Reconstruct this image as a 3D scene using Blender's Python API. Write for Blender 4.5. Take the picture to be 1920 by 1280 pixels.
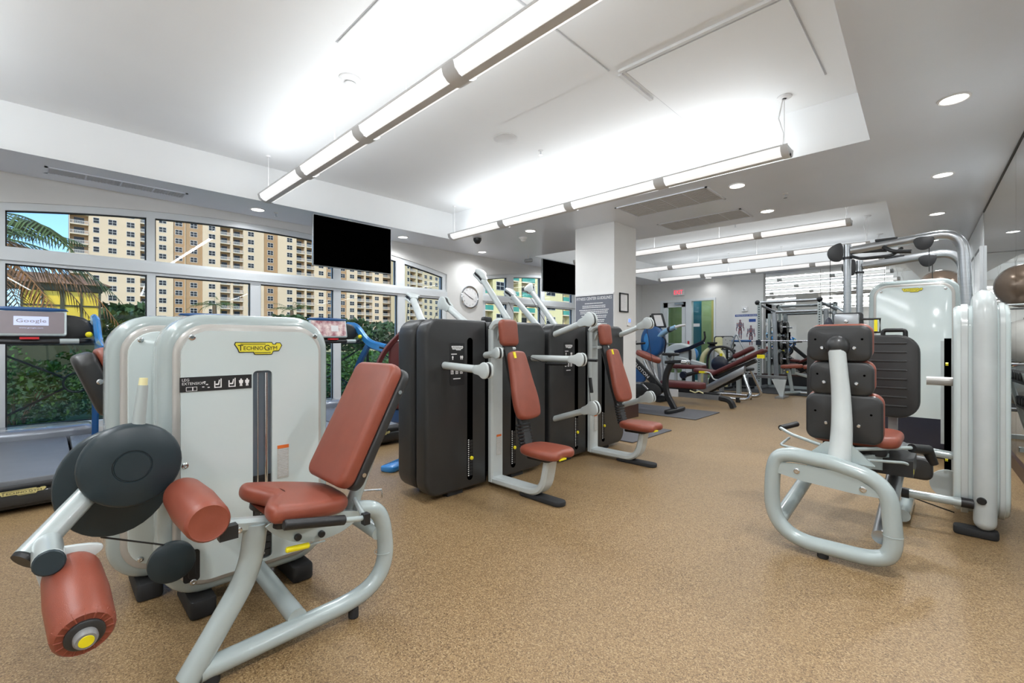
import bpy, bmesh, math, random
from mathutils import Vector as V, Matrix
rnd = random.Random(7)
PI = math.pi
for o in list(bpy.data.objects): bpy.data.objects.remove(o)
sc = bpy.context.scene
COL = sc.collection
# ------------------------------------------------------------------ camera, sky, sun, exposure
cam_d = bpy.data.cameras.new('camera'); cam = bpy.data.objects.new('camera', cam_d); COL.objects.link(cam)
cam.location = (0, 0, 1.2)
cam.rotation_euler = (PI/2, 0, math.radians(44.28))
cam_d.sensor_width = 36; cam_d.lens = 36*850/1920; cam_d.clip_start = .05; cam_d.clip_end = 900
cam_d.shift_y = -1/1920
sc.camera = cam
sc.view_settings.view_transform = 'Standard'; sc.view_settings.look = 'None'
sc.view_settings.gamma = 1; sc.view_settings.use_curve_mapping = False
sc.view_settings.exposure = 0.98
world = bpy.data.worlds.new('sky'); sc.world = world; world.use_nodes = True
wn = world.node_tree.nodes; wl = world.node_tree.links
sky = wn.new('ShaderNodeTexSky'); sky.sky_type = 'NISHITA'; sky.sun_disc = False
sky.sun_elevation = math.radians(32); sky.sun_rotation = math.radians(110); sky.altitude = 0; sky.ozone_density = 2.2
tint = wn.new('ShaderNodeMix'); tint.data_type = 'RGBA'; tint.blend_type = 'MULTIPLY'; tint.inputs[0].default_value = 1
tint.inputs[7].default_value = (.62, .82, 1.12, 1)
wl.new(sky.outputs[0], tint.inputs[6]); wl.new(tint.outputs[2], wn['Background'].inputs[0]); wn['Background'].inputs[1].default_value = 0.14
def light(name, kind, energy, loc, direction=(0,0,-1), color=(.92,.965,1), **kw):
    d = bpy.data.lights.new(name, kind); d.energy = energy; d.color = color
    for k, v in kw.items(): setattr(d, k, v)
    o = bpy.data.objects.new(name, d); COL.objects.link(o); o.location = loc
    o.rotation_euler = V(direction).to_track_quat('-Z', 'Y').to_euler()
    return o
light('sun', 'SUN', 1.5, (0,0,30), (-.72, .30, -.62), (1, .92, .80), angle=.01)
UP_W, DOWN_W, SPOT_W = 10.8, 21.5, 22.0      # pendant uplight / downlight per fixture, recessed downlight

# ------------------------------------------------------------------ materials
MATS = {}
def mat(name, col, rough=.5, metal=0., bump=0., bscale=80., vary=.04, vscale=6., coat=0., emit=None, estr=1., spec=.5, col2=None, stretch=None):
    if name in MATS: return MATS[name]
    m = bpy.data.materials.new(name); m.use_nodes = True; n = m.node_tree.nodes; l = m.node_tree.links
    b = n['Principled BSDF']
    tc = n.new('ShaderNodeTexCoord'); mp = n.new('ShaderNodeMapping'); l.new(tc.outputs['Object'], mp.inputs[0])
    if stretch: mp.inputs['Scale'].default_value = stretch
    nz = n.new('ShaderNodeTexNoise'); nz.inputs['Scale'].default_value = vscale; nz.inputs['Detail'].default_value = 3
    l.new(mp.outputs[0], nz.inputs['Vector'])
    rp = n.new('ShaderNodeValToRGB')
    c1 = [max(0, c*(1-vary)) for c in col]; c2 = [min(1, c*(1+vary)) for c in (col2 or col)]
    rp.color_ramp.elements[0].color = (*c1, 1); rp.color_ramp.elements[1].color = (*c2, 1)
    rp.color_ramp.elements[0].position = .35; rp.color_ramp.elements[1].position = .65
    l.new(nz.outputs[0], rp.inputs[0]); l.new(rp.outputs[0], b.inputs['Base Color'])
    b.inputs['Roughness'].default_value = rough; b.inputs['Metallic'].default_value = metal
    b.inputs['Specular IOR Level'].default_value = spec
    b.inputs['Coat Weight'].default_value = coat; b.inputs['Coat Roughness'].default_value = .08
    if emit: b.inputs['Emission Color'].default_value = (*emit, 1); b.inputs['Emission Strength'].default_value = estr
    if bump:
        n2 = n.new('ShaderNodeTexNoise'); n2.inputs['Scale'].default_value = bscale; n2.inputs['Detail'].default_value = 2
        l.new(mp.outputs[0], n2.inputs['Vector'])
        bp = n.new('ShaderNodeBump'); bp.inputs['Strength'].default_value = bump; bp.inputs['Distance'].default_value = .002
        l.new(n2.outputs[0], bp.inputs['Height']); l.new(bp.outputs[0], b.inputs['Normal'])
    MATS[name] = m; return m
def lin(*c): return tuple((x/255/12.92 if x/255 <= .04045 else ((x/255+.055)/1.055)**2.4) for x in c)
wall_m = mat('white wall paint', lin(228,228,226), .5, vary=.01)
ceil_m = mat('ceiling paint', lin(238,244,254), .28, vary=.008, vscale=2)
ceil2_m = mat('recess paint', lin(246,248,249), .6, vary=.006, vscale=2)
frame_m = mat('window frame white', lin(226,231,234), .35, vary=.01)
brownb_m = mat('dark brown base', lin(62,40,34), .35)
silver_m = mat('silver grey paint', lin(178,188,188), .28, .2, coat=.5, vary=.02)
steel_m = mat('grey frame paint', lin(170,182,182), .25, .05, coat=.6, vary=.015)
pale_m = mat('pale gloss panel', lin(208,220,220), .12, .0, coat=1, vary=.02, vscale=1.5)
rim_m = mat('warm grey rim', lin(186,183,178), .3, .15, coat=.4)
white_m = mat('light grey enamel', lin(196,203,203), .3, .0, coat=.4)
leather_m = mat('brown leather', lin(138,70,52), .40, 0, bump=.25, bscale=420, vary=.05, vscale=14)
leatherd_m = mat('dark maroon leather', lin(92,38,38), .42, 0, bump=.25, bscale=420)
black_m = mat('black plastic', lin(28,29,31), .42, bump=.15, bscale=500, vary=.08)
char_m = mat('charcoal housing', lin(42,43,44), .42, bump=.08, bscale=600, vary=.03, coat=.15)
disc_m = mat('slate plastic disc', lin(36,50,56), .38, bump=.08, bscale=600, vary=.03)
rubber_m = mat('rubber', lin(36,37,39), .7, bump=.3, bscale=300)
yellow_m = mat('yellow plastic', lin(236,222,30), .35)
cream_m = mat('cream plastic', lin(232,226,176), .4)
chrome_m = mat('chrome', lin(215,218,222), .12, 1., vary=.01)
alu_m = mat('brushed aluminium', lin(176,180,184), .28, .8, stretch=(1,1,12), vary=.05)
blue_m = mat('blue metallic plastic', lin(48,132,200), .25, .15, coat=.5)
navy_m = mat('navy panel', lin(24,30,48), .3, coat=.4)
tealb_m = mat('dark blue plastic', lin(24,82,140), .3, coat=.5)
red_m = mat('red plastic', lin(205,40,48), .35)
ltext_m = mat('white print', lin(232,232,232), .5)
dtext_m = mat('black print', lin(24,24,24), .5)
badge_m = mat('yellow badge', lin(232,220,60), .3, coat=.5)
gold_m = mat('pale gold badge', lin(214,204,140), .3, coat=.4)
slate_m = mat('slate slot lining', lin(104,116,126), .2, .2, coat=.6)
label_m = mat('label paper', lin(190,190,184), .5, vary=.12, vscale=300, stretch=(.2,.2,1))
orange_m = mat('orange print', lin(226,112,44), .5)
screen_m = mat('black screen', (.0005,.0005,.0005), .9, spec=0.)
vent_m = mat('vent mesh', lin(204,206,210), .6, bump=.5, bscale=300, vary=.08, vscale=200)
mirror_m = mat('mirror glass', (.86,.88,.87), .0, 1., vary=0)
lamp_m = mat('lit diffuser', (.9,.9,.9), .5, emit=(1,1,1), estr=.36)
spot_m = mat('lit downlight', (1,1,1), .5, emit=(1,.98,.94), estr=3)
pend_m = mat('pendant grey metal', lin(222,222,222), .5, .0)
midgrey_m = mat('mid grey plastic', lin(128,128,128), .4)
def glass_mat(name, tint, refl=.08, rough=0.):
    m = bpy.data.materials.new(name); m.use_nodes = True; n = m.node_tree.nodes; l = m.node_tree.links
    n.remove(n['Principled BSDF'])
    t = n.new('ShaderNodeBsdfTransparent'); t.inputs[0].default_value = (*tint, 1)
    g = n.new('ShaderNodeBsdfGlossy'); g.inputs['Roughness'].default_value = rough
    fr = n.new('ShaderNodeLayerWeight'); fr.inputs[0].default_value = .5
    pw = n.new('ShaderNodeMath'); pw.operation = 'POWER'; pw.inputs[1].default_value = 5; l.new(fr.outputs['Facing'], pw.inputs[0])
    ma = n.new('ShaderNodeMath'); ma.operation = 'MULTIPLY_ADD'; ma.inputs[1].default_value = .75; ma.inputs[2].default_value = refl*.35; l.new(pw.outputs[0], ma.inputs[0])
    mx = n.new('ShaderNodeMixShader'); l.new(ma.outputs[0], mx.inputs[0]); l.new(t.outputs[0], mx.inputs[1]); l.new(g.outputs[0], mx.inputs[2])
    l.new(mx.outputs[0], n['Material Output'].inputs[0]); MATS[name] = m; return m
glass_m = glass_mat('window glass', (.93,.95,.94))
tint_m = glass_mat('dark tinted glass', (.80,.86,.80))
def floor_mat():
    m = bpy.data.materials.new('cork rubber floor'); m.use_nodes = True; n = m.node_tree.nodes; l = m.node_tree.links
    b = n['Principled BSDF']; tc = n.new('ShaderNodeTexCoord')
    vo = n.new('ShaderNodeTexVoronoi'); vo.inputs['Scale'].default_value = 230; l.new(tc.outputs['Object'], vo.inputs['Vector'])
    sx = n.new('ShaderNodeSeparateColor'); l.new(vo.outputs['Color'], sx.inputs[0])
    r = n.new('ShaderNodeValToRGB'); r.color_ramp.interpolation = 'CONSTANT'
    cs = [(0, lin(108,84,56)), (.12, lin(132,106,73)), (.4, lin(147,120,84)), (.66, lin(159,132,94)), (.88, lin(174,149,111))]
    for i, (p, c) in enumerate(cs):
        e = r.color_ramp.elements[i] if i < 2 else r.color_ramp.elements.new(p)
        e.position = p; e.color = (*c, 1)
    l.new(sx.outputs[0], r.inputs[0])
    nz = n.new('ShaderNodeTexNoise'); nz.inputs['Scale'].default_value = 1.3; l.new(tc.outputs['Object'], nz.inputs['Vector'])
    mx = n.new('ShaderNodeMix'); mx.data_type = 'RGBA'; mx.blend_type = 'MULTIPLY'; mx.inputs[0].default_value = .15
    l.new(r.outputs[0], mx.inputs[6]); l.new(nz.outputs[0], mx.inputs[7]); l.new(mx.outputs[2], b.inputs['Base Color'])
    b.inputs['Roughness'].default_value = .42; b.inputs['Specular IOR Level'].default_value = .45
    bp = n.new('ShaderNodeBump'); bp.inputs['Strength'].default_value = .35; bp.inputs['Distance'].default_value = .001
    l.new(vo.outputs['Distance'], bp.inputs['Height']); l.new(bp.outputs[0], b.inputs['Normal'])
    return m
floor_m = floor_mat()
mat_m = mat('rubber mat', lin(84,84,88), .6, bump=.3, bscale=200)

# ------------------------------------------------------------------ mesh toolkit
def unit(v): v = V(v); return v/v.length
def frame_n(n, up=(0,0,1)):
    n = unit(n); up = V(up)
    if abs(n.dot(up)) > .98: up = V((0,1,0))
    u = up.cross(n).normalized(); v = n.cross(u).normalized(); return u, v, n
def rrect(w, h, r, s=5, cx=0, cy=0):
    r = min(r, w/2-1e-4, h/2-1e-4); p = []
    for (sx, sy, a0) in ((1,1,0), (-1,1,90), (-1,-1,180), (1,-1,270)):
        for k in range(s+1):
            a = math.radians(a0+90*k/s); p.append((cx+sx*(w/2-r)+r*math.cos(a), cy+sy*(h/2-r)+r*math.sin(a)))
    return p
def inset(pts, d):
    n = len(pts); ar = sum(pts[i][0]*pts[(i+1)%n][1]-pts[(i+1)%n][0]*pts[i][1] for i in range(n)); s = 1 if ar > 0 else -1
    out = []
    for i in range(n):
        a, b, c = V(pts[i-1]), V(pts[i]), V(pts[(i+1)%n])
        e1 = b-a; e2 = c-b
        if e1.length < 1e-7: e1 = e2
        if e2.length < 1e-7: e2 = e1
        e1 = e1.normalized(); e2 = e2.normalized()
        n1 = V((-e1.y, e1.x))*s; n2 = V((-e2.y, e2.x))*s
        m = n1+n2
        if m.length < 1e-6: m = n1
        m = m.normalized(); k = max(.5, m.dot(n1)); q = b+m*(d/k); out.append((q.x, q.y))
    return out
def rpath(pts, r, s=6):
    pts = [V(p) for p in pts]; out = [pts[0]]
    for i in range(1, len(pts)-1):
        a, b, c = pts[i-1], pts[i], pts[i+1]
        rr = r[i] if isinstance(r, (list, tuple)) else r
        d1 = min(rr, (a-b).length*.49); d2 = min(rr, (c-b).length*.49)
        p0 = b+(a-b).normalized()*d1; p2 = b+(c-b).normalized()*d2
        for k in range(s+1):
            t = k/s; out.append(p0*(1-t)**2+b*2*t*(1-t)+p2*t*t)
    out.append(pts[-1]); return out
class MB:
    def __init__(s): s.v = []; s.f = []; s.m = []; s.k = 0
    def mi(s, k): s.k = k; return s
    def add(s, vs, fs):
        b = len(s.v); s.v += [V(p) for p in vs]; s.f += [[b+i for i in f] for f in fs]; s.m += [s.k]*len(fs); return s
    def box(s, x0, x1, y0, y1, z0, z1):
        return s.add([(x,y,z) for x in (x0,x1) for y in (y0,y1) for z in (z0,z1)], [(0,1,3,2),(4,6,7,5),(0,4,5,1),(2,3,7,6),(0,2,6,4),(1,5,7,3)])
    def obox(s, o, u, v, n, a, b, c):    # oriented box, centre o, half sizes a b c
        o, u, v, n = V(o), V(u), V(v), V(n)
        return s.add([o+u*i*a+v*j*b+n*k*c for i in (-1,1) for j in (-1,1) for k in (-1,1)], [(0,1,3,2),(4,6,7,5),(0,4,5,1),(2,3,7,6),(0,2,6,4),(1,5,7,3)])
    def slab(s, pts, o, u, v, n, th, bev=0, bs=3, dome=0, back=True):
        """extruded outline; front at o+n*th, back at o; edges rounded by bev, front domed by dome"""
        o, u, v, n = V(o), V(u), V(v), V(n); N = len(pts); rings = []
        def ring(p, h): return [o+u*a+v*b+n*h for a, b in p]
        if bev > 0:
            if back:
                for k in range(bs+1):
                    a = k/bs*PI/2; rings.append(ring(inset(pts, bev*(1-math.sin(a))), bev*(1-math.cos(a))))
            else: rings.append(ring(pts, 0))
            for k in range(bs+1):
                a = k/bs*PI/2; rings.append(ring(inset(pts, bev*(1-math.cos(a))), th-bev+bev*math.sin(a)))
            last = inset(pts, bev); h = th
        else:
            rings = [ring(pts, 0), ring(pts, th)]; last = pts; h = th
        if dome:
            cx = sum(p[0] for p in last)/N; cy = sum(p[1] for p in last)/N
            for k in range(1, 5):
                t = 1-k/5; rings.append(ring([(cx+(a-cx)*t, cy+(b-cy)*t) for a, b in last], h+dome*(1-t*t)))
        vs = [p for r in rings for p in r]; fs = [tuple(range(N))[::-1]]
        for i in range(len(rings)-1):
            for j in range(N): fs.append((i*N+j, i*N+(j+1)%N, (i+1)*N+(j+1)%N, (i+1)*N+j))
        fs.append(tuple((len(rings)-1)*N+j for j in range(N)))
        return s.add(vs, fs)
    def tube(s, path, r, n=12, caps=True, closed=False, flat=None, up=None):
        path = [V(p) for p in path]
        q = [path[0]]
        for p in path[1:]:
            if (p-q[-1]).length > 1e-6: q.append(p)
        path = q; N = len(path); rs = r if isinstance(r, (list, tuple)) else [r]*N
        if len(rs) != N: rs = [rs[0]+(rs[-1]-rs[0])*i/(N-1) for i in range(N)]
        tan = []
        for i in range(N):
            if closed: t = path[(i+1)%N]-path[i-1]
            else: t = (path[min(i+1,N-1)]-path[max(i-1,0)])
            tan.append(t.normalized())
        a = V(up) if up else (V((0,0,1)) if abs(tan[0].z) < .9 else V((1,0,0)))
        nrm = (a-tan[0]*a.dot(tan[0])).normalized(); vs = []
        for i in range(N):
            nrm = (nrm-tan[i]*nrm.dot(tan[i])).normalized(); bi = tan[i].cross(nrm)
            for k in range(n):
                c = 2*PI*k/n; f = flat or 1
                vs.append(path[i]+(nrm*math.cos(c)*f+bi*math.sin(c))*rs[i])
        fs = []
        for i in range(N if closed else N-1):
            j = (i+1)%N
            for k in range(n): fs.append((i*n+k, i*n+(k+1)%n, j*n+(k+1)%n, j*n+k))
        if caps and not closed: fs += [tuple(range(n))[::-1], tuple((N-1)*n+k for k in range(n))]
        return s.add(vs, fs)
    def strip(s, path, w, h, up=(0,1,0), bev=.25):   # rectangular bar swept along path: w along up, h across
        path = [V(p) for p in path]; N = len(path); up = V(up).normalized(); vs = []
        b = min(w, h)*bev
        sec = [(-w/2+b,-h/2),(w/2-b,-h/2),(w/2,-h/2+b),(w/2,h/2-b),(w/2-b,h/2),(-w/2+b,h/2),(-w/2,h/2-b),(-w/2,-h/2+b)]
        for i in range(N):
            t = (path[min(i+1,N-1)]-path[max(i-1,0)]).normalized(); x = (up-t*up.dot(t)).normalized(); y = t.cross(x)
            for a, c in sec: vs.append(path[i]+x*a+y*c)
        fs = [tuple(range(8))[::-1], tuple((N-1)*8+k for k in range(8))]
        for i in range(N-1):
            for k in range(8): fs.append((i*8+k, i*8+(k+1)%8, (i+1)*8+(k+1)%8, (i+1)*8+k))
        return s.add(vs, fs)
    def lathe(s, o, axis, prof, n=24):   # prof: list of (radius, height)
        u, v, w = frame_n(axis); o = V(o); vs = []; fs = []
        for r, h in prof:
            for k in range(n):
                a = 2*PI*k/n; vs.append(o+(u*math.cos(a)+v*math.sin(a))*max(r, 1e-4)+w*h)
        for i in range(len(prof)-1):
            for k in range(n): fs.append((i*n+k, i*n+(k+1)%n, (i+1)*n+(k+1)%n, (i+1)*n+k))
        fs += [tuple(range(n))[::-1], tuple((len(prof)-1)*n+k for k in range(n))]
        return s.add(vs, fs)
    def cyl(s, p0, p1, r, n=20, bev=0):
        p0, p1 = V(p0), V(p1); L = (p1-p0).length
        pr = [(r-bev,0),(r,bev),(r,L-bev),(r-bev,L)] if bev else [(r,0),(r,L)]
        return s.lathe(p0, p1-p0, pr, n)
    def sph(s, c, r, n=16, sq=1.):
        return s.lathe(V(c)-V((0,0,r*sq)), (0,0,1), [(r*math.sin(PI*i/n), r*sq*(1-math.cos(PI*i/n))) for i in range(n+1)], n*2 if n > 5 else 8)
ORG = {}
def root_of(o):
    while o.parent: o = o.parent
    return o
def thing(name, label, cat, loc=(0,0,0), group=None, rot=0, world=False):
    o = bpy.data.objects.new(name, None); COL.objects.link(o); o.location = loc; o.rotation_euler = (0,0,rot)
    o.empty_display_size = .1
    o['label'] = label; o['category'] = cat
    if group: o['group'] = group
    if world: ORG[o.name] = V(loc)
    return o
def mesh_of(name, mb, mats, shift=None, smooth=40):
    me = bpy.data.meshes.new(name)
    vs = [p-shift for p in mb.v] if shift is not None else mb.v
    me.from_pydata([tuple(p) for p in vs], [], mb.f); me.validate()
    bm = bmesh.new(); bm.from_mesh(me); bmesh.ops.recalc_face_normals(bm, faces=bm.faces); bm.to_mesh(me); bm.free()
    mats = mats if isinstance(mats, (list, tuple)) else [mats]
    for m in mats: me.materials.append(m)
    if len(mats) > 1:
        for p, k in zip(me.polygons, mb.m): p.material_index = k
    if smooth:
        me.polygons.foreach_set('use_smooth', [True]*len(me.polygons)); me.set_sharp_from_angle(angle=math.radians(smooth))
    return me
def part(name, mb, mats, parent=None, label=None, smooth=40, loc=None):
    shift = None
    if parent is not None:
        r = root_of(parent)
        if r.name in ORG: shift = ORG[r.name]
    if loc is not None: shift = V(loc)
    me = mesh_of(name, mb, mats, shift, smooth)
    o = bpy.data.objects.new(name, me); COL.objects.link(o)
    if parent is not None: o.parent = parent
    if loc is not None:
        o.location = V(loc)-(ORG.get(root_of(parent).name, V((0,0,0))) if parent is not None else V((0,0,0)))
    if label: o['label'] = label
    return o
def single(name, mb, mats, label, cat, loc, group=None, smooth=40):
    o = part(name, mb, mats, None, None, smooth, loc=loc); o['label'] = label; o['category'] = cat
    if group: o['group'] = group
    return o
def struct(name, mb, mats, parent=None, smooth=30):
    o = part(name, mb, mats, parent, None, smooth)
    if parent is None: o['kind'] = 'structure'
    return o
def inst(src, loc, parent=None, rot=None, name=None):
    o = src.copy(); COL.objects.link(o); o.location = loc
    if parent is not None: o.parent = parent
    if rot is not None: o.rotation_euler = rot
    return o
def copy_tree(o, loc, label, rot=None, parent=None):
    c = o.copy(); COL.objects.link(c)
    if parent is not None: c.parent = parent
    else:
        c.location = loc; c['label'] = label
        if rot is not None: c.rotation_euler = (0,0,rot)
    for ch in [x for x in COL.objects if x.parent == o]: copy_tree(ch, None, None, None, c)
    return c
def text(s, h, o, u, v, parent, m, name='lettering', w=None, depth=.0008, align='CENTER', space=1.0):
    """flat lettering of cap height about h at o, reading along u"""
    cu = bpy.data.curves.new('t', 'FONT'); cu.body = s; cu.size = h/.7; cu.extrude = depth/2; cu.align_x = align; cu.resolution_u = 2
    cu.space_character = space
    ob = bpy.data.objects.new('t', cu); COL.objects.link(ob)
    dg = bpy.context.evaluated_depsgraph_get(); dg.update()
    me = bpy.data.meshes.new_from_object(ob.evaluated_get(dg)); bpy.data.objects.remove(ob)
    xs = [q.co.x for q in me.vertices]; sx = 1.
    if w and xs: sx = w/(max(xs)-min(xs))
    o, u, v = V(o), unit(u), unit(v); n = u.cross(v)
    sh = ORG.get(root_of(parent).name, V((0,0,0))) if parent is not None else V((0,0,0))
    for q in me.vertices:
        c = q.co.copy(); q.co = o+u*c.x*sx+v*c.y+n*(c.z+depth/2)-sh
    me.materials.clear(); me.materials.append(m); me.name = name
    ob = bpy.data.objects.new(name, me); COL.objects.link(ob); ob.parent = parent; return ob
X3, Y3, Z3 = V((1,0,0)), V((0,1,0)), V((0,0,1))
# ------------------------------------------------------------------ room shell
ZS, ZR = 2.98, 3.43              # soffit height, recess height
YB, YF = -2.6, 13.3              # wall behind the camera, far wall
def xr(y): return .68-.0431*y    # right (mirror) wall, slightly skewed
def xe(y): return -.344-.0371*y  # edge of the right soffit
struct('floor', MB().box(-7.3, 1.0, YB, YF+.1, -.06, 0), floor_m)
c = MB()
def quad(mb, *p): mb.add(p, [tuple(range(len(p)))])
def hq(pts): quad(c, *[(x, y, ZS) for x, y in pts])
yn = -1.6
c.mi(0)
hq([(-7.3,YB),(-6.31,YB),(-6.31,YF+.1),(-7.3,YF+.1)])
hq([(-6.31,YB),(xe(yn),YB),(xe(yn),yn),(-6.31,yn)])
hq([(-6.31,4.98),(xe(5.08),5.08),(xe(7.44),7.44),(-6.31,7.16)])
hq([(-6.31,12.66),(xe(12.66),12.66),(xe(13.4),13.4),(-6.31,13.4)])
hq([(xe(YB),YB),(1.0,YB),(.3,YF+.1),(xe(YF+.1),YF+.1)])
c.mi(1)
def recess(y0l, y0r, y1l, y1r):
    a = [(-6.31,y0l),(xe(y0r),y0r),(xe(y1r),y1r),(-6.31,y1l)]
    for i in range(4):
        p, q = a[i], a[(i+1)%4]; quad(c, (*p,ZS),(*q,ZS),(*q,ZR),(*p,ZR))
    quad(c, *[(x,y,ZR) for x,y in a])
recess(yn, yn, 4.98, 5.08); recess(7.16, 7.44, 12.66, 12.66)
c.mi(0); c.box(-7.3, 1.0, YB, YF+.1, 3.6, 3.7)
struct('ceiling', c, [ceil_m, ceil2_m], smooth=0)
# window wall with two arched openings
def arch(yc, top, k): return lambda y: top-k*(y-yc)**2
archA = arch(2.2, 2.87, .0331); archB = arch(9.3, 2.83, .0303)
A0, A1, B0, B1 = -.40, 5.50, 6.45, 12.15
def wallseg(mb, y0, y1, z0f, z1f, x0=-7.30, x1=-7.15, n=1):
    for i in range(n):
        a = y0+(y1-y0)*i/n; b = y0+(y1-y0)*(i+1)/n
        za, zb, zc, zd = z0f(a), z0f(b), z1f(a), z1f(b)
        mb.add([(x0,a,za),(x1,a,za),(x1,b,zb),(x0,b,zb),(x0,a,zc),(x1,a,zc),(x1,b,zd),(x0,b,zd)], [(0,1,2,3),(4,5,6,7),(0,1,5,4),(2,3,7,6),(1,2,6,5),(0,3,7,4)])
K = lambda z: (lambda y: z)
w = MB()
for a, b in ((YB,A0),(A1,B0),(B1,YF+.1)): wallseg(w, a, b, K(0), K(3.0), x0=-7.42)
wallseg(w, A0, A1, archA, K(3.0), n=24, x0=-7.42); wallseg(w, B0, B1, archB, K(3.0), n=24, x0=-7.42)
wallseg(w, A0, A1, K(0), K(.2), x0=-7.42); wallseg(w, B0, B1, K(0), K(.2), x0=-7.42)
struct('wall_left', w, wall_m)
struct('baseboard_left', MB().box(-7.15,-7.13,YB,YF,0,.12), brownb_m)
def window(name, y0, y1, af, low, upp):
    xf, xb = -7.17, -7.27      # frame depth
    fr = MB()
    fr.box(xb+.003, xf-.003, y0, y0+.09, .2, af(y0)-.004); fr.box(xb+.003, xf-.003, y1-.09, y1, .2, af(y1)-.004)
    fr.box(xb, xf+.01, y0, y1, .2, .27)
    wallseg(fr, y0, y1, lambda y: af(y)-.08, af, xb, xf, 24)
    fr.box(xb, xf, y0, y1, 2.02, 2.20); fr.box(xb+.02, xf+.03, y0, y1, 2.055, 2.165)
    o = struct(name, fr, frame_m)
    for a, b in low:
        if a > y0+.1 : part('mullion', MB().box(xb, xf+.002, a, b, .25, 2.03), frame_m, o)
    for a, b in upp: part('mullion', MB().box(xb, xf+.002, a, b, 2.18, af((a+b)/2)-.05), frame_m, o)
    def panes(ms, z0, z1f):
        ed = [y0+.09]
        for a, b in ms: ed += [a, b]
        ed.append(y1-.09)
        for i in range(0, len(ed), 2):
            a, b = ed[i], ed[i+1]
            g = MB(); wallseg(g, a, b, K(z0), z1f, -7.235, -7.229, 8); part('pane', g, glass_m, o, smooth=0)
            gk = MB()       # dark gasket lines around each pane
            for (p, q, r, t) in ((a, a+.012, z0, None), (b-.012, b, z0, None)): gk.box(-7.225, -7.20, p, q, r, z1f((p+q)/2))
            wallseg(gk, a, b, lambda y: z1f(y)-.014, z1f, -7.225, -7.20, 8)
            part('gasket', gk, black_m, o, smooth=0)
    panes(low, .27, K(2.02)); panes(upp, 2.20, lambda y: af(y)-.08)
    return o
lowA = [(-.24+.27,.03+.001)]
window('window_1', A0, A1, archA, [(.865,.95),(2.02,2.155),(3.23,3.35),(4.405,4.56)], [(.86,.945),(3.23,3.35),(4.375,4.55)])
window('window_2', B0, B1, archB, [(7.2,7.4),(8.35,8.5),(9.62,9.80),(10.9,11.05)], [(7.2,7.4),(8.35,8.5),(9.62,9.80),(10.9,11.05)])
# back wall behind the camera, with a framed notice and dark cupboard (seen only in the mirrors)
struct('wall_back', MB().box(-7.3, 1.0, YB-.1, YB, 0, 3.0), wall_m)
# far wall with door opening
DX0, DX1, DZ = -6.52, -4.86, 2.44
w = MB(); w.box(-7.3, DX0, YF, YF+.15, 0, 3.0); w.box(DX1, .5, YF, YF+.15, 0, 3.0); w.box(DX0, DX1, YF, YF+.15, DZ, 3.0)
struct('wall_far', w, wall_m)
w = MB(); w.box(-4.38, -3.60, YF-.12, YF-.001, .34, 2.979); struct('trim_1', w, wall_m)     # shallow pier beside the mirror
w = MB(); w.box(-4.85, .35, YF-.14, YF-.002, 0, .33); struct('trim_2', w, rubber_m)
w = MB(); w.box(-4.85, .35, YF-.15, YF-.002, .305, .345); struct('baseboard_far', w, brownb_m)
d = MB(); t = .06
d.box(DX0-.0, DX0+.08, YF-.03, YF+.12, 0, DZ); d.box(DX1-.05, DX1, YF-.03, YF+.12, 0, DZ); d.box(DX0+.002, DX1-.002, YF-.027, YF+.117, DZ-.07, DZ-.002)
d.box(-5.72, -5.55, YF-.029, YF+.119, 0, DZ-.003)
door = struct('door_1', d, frame_m)
lf = MB(); a, b = DX0+.10, -5.74
for (p,q,r,s_) in ((a,a+.13,0.02,DZ-.072),(b-.11,b,0.02,DZ-.072),(a,b,DZ-.22,DZ-.072),(a,b,.02,.24)): lf.box(p,q,YF-.005,YF+.04,r,s_)
leaf = part('door_leaf', lf, frame_m, door)
part('pane', MB().box(a+.1,b-.09,YF+.012,YF+.02,.2,DZ-.18), glass_m, door, smooth=0)
part('push_bar', MB().tube([(a+.12,YF-.05,1.12),(b-.1,YF-.05,1.12)], .014).box(a+.1,a+.14,YF-.06,YF,1.09,1.15).box(b-.14,b-.1,YF-.06,YF,1.09,1.15), alu_m, leaf)
part('door_closer', MB().box(-6.05,-5.78,YF-.07,YF,DZ-.15,DZ-.09), alu_m, door)
part('pane', MB().box(-5.55,DX1-.05,YF+.012,YF+.02,.02,DZ-.07), glass_m, door, smooth=0)
part('notice', MB().box(-5.50,-5.32,YF+.004,YF+.010,1.62,1.71), ltext_m, door, 'small white notice on side glass')
part('lock_plate', MB().box(-5.66,-5.61,YF-.045,YF-.03,1.10,1.20), red_m, door, 'small red and white lock label')
# corridor behind the door: green and teal walls
gr_m = mat('green corridor wall', lin(120,140,96), .6); te_m = mat('teal corridor wall', lin(18,104,122), .5); mu_m = mat('olive corridor wall', lin(146,140,74), .6)
struct('wall_corridor', MB().mi(0).box(-7.2,-5.62,15.0,15.1,0,3).mi(1).box(-5.95,-5.52,13.9,13.95,0,3).mi(2).box(-5.62,-3.9,15.0,15.1,0,3)
       .mi(0).box(-7.3,-7.2,13.46,15.1,0,3).mi(1).box(-4.0,-3.9,13.46,15.0,0,3).mi(3).box(-7.3,-3.9,13.46,15.1,2.9,3.0).box(-7.3,-3.9,13.46,15.1,-.05,0), [gr_m, te_m, mu_m, wall_m])
light('corridor_lamp', 'AREA', 16, (-5.6,14.1,2.85), (0,0,-1), size=.8)
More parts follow.
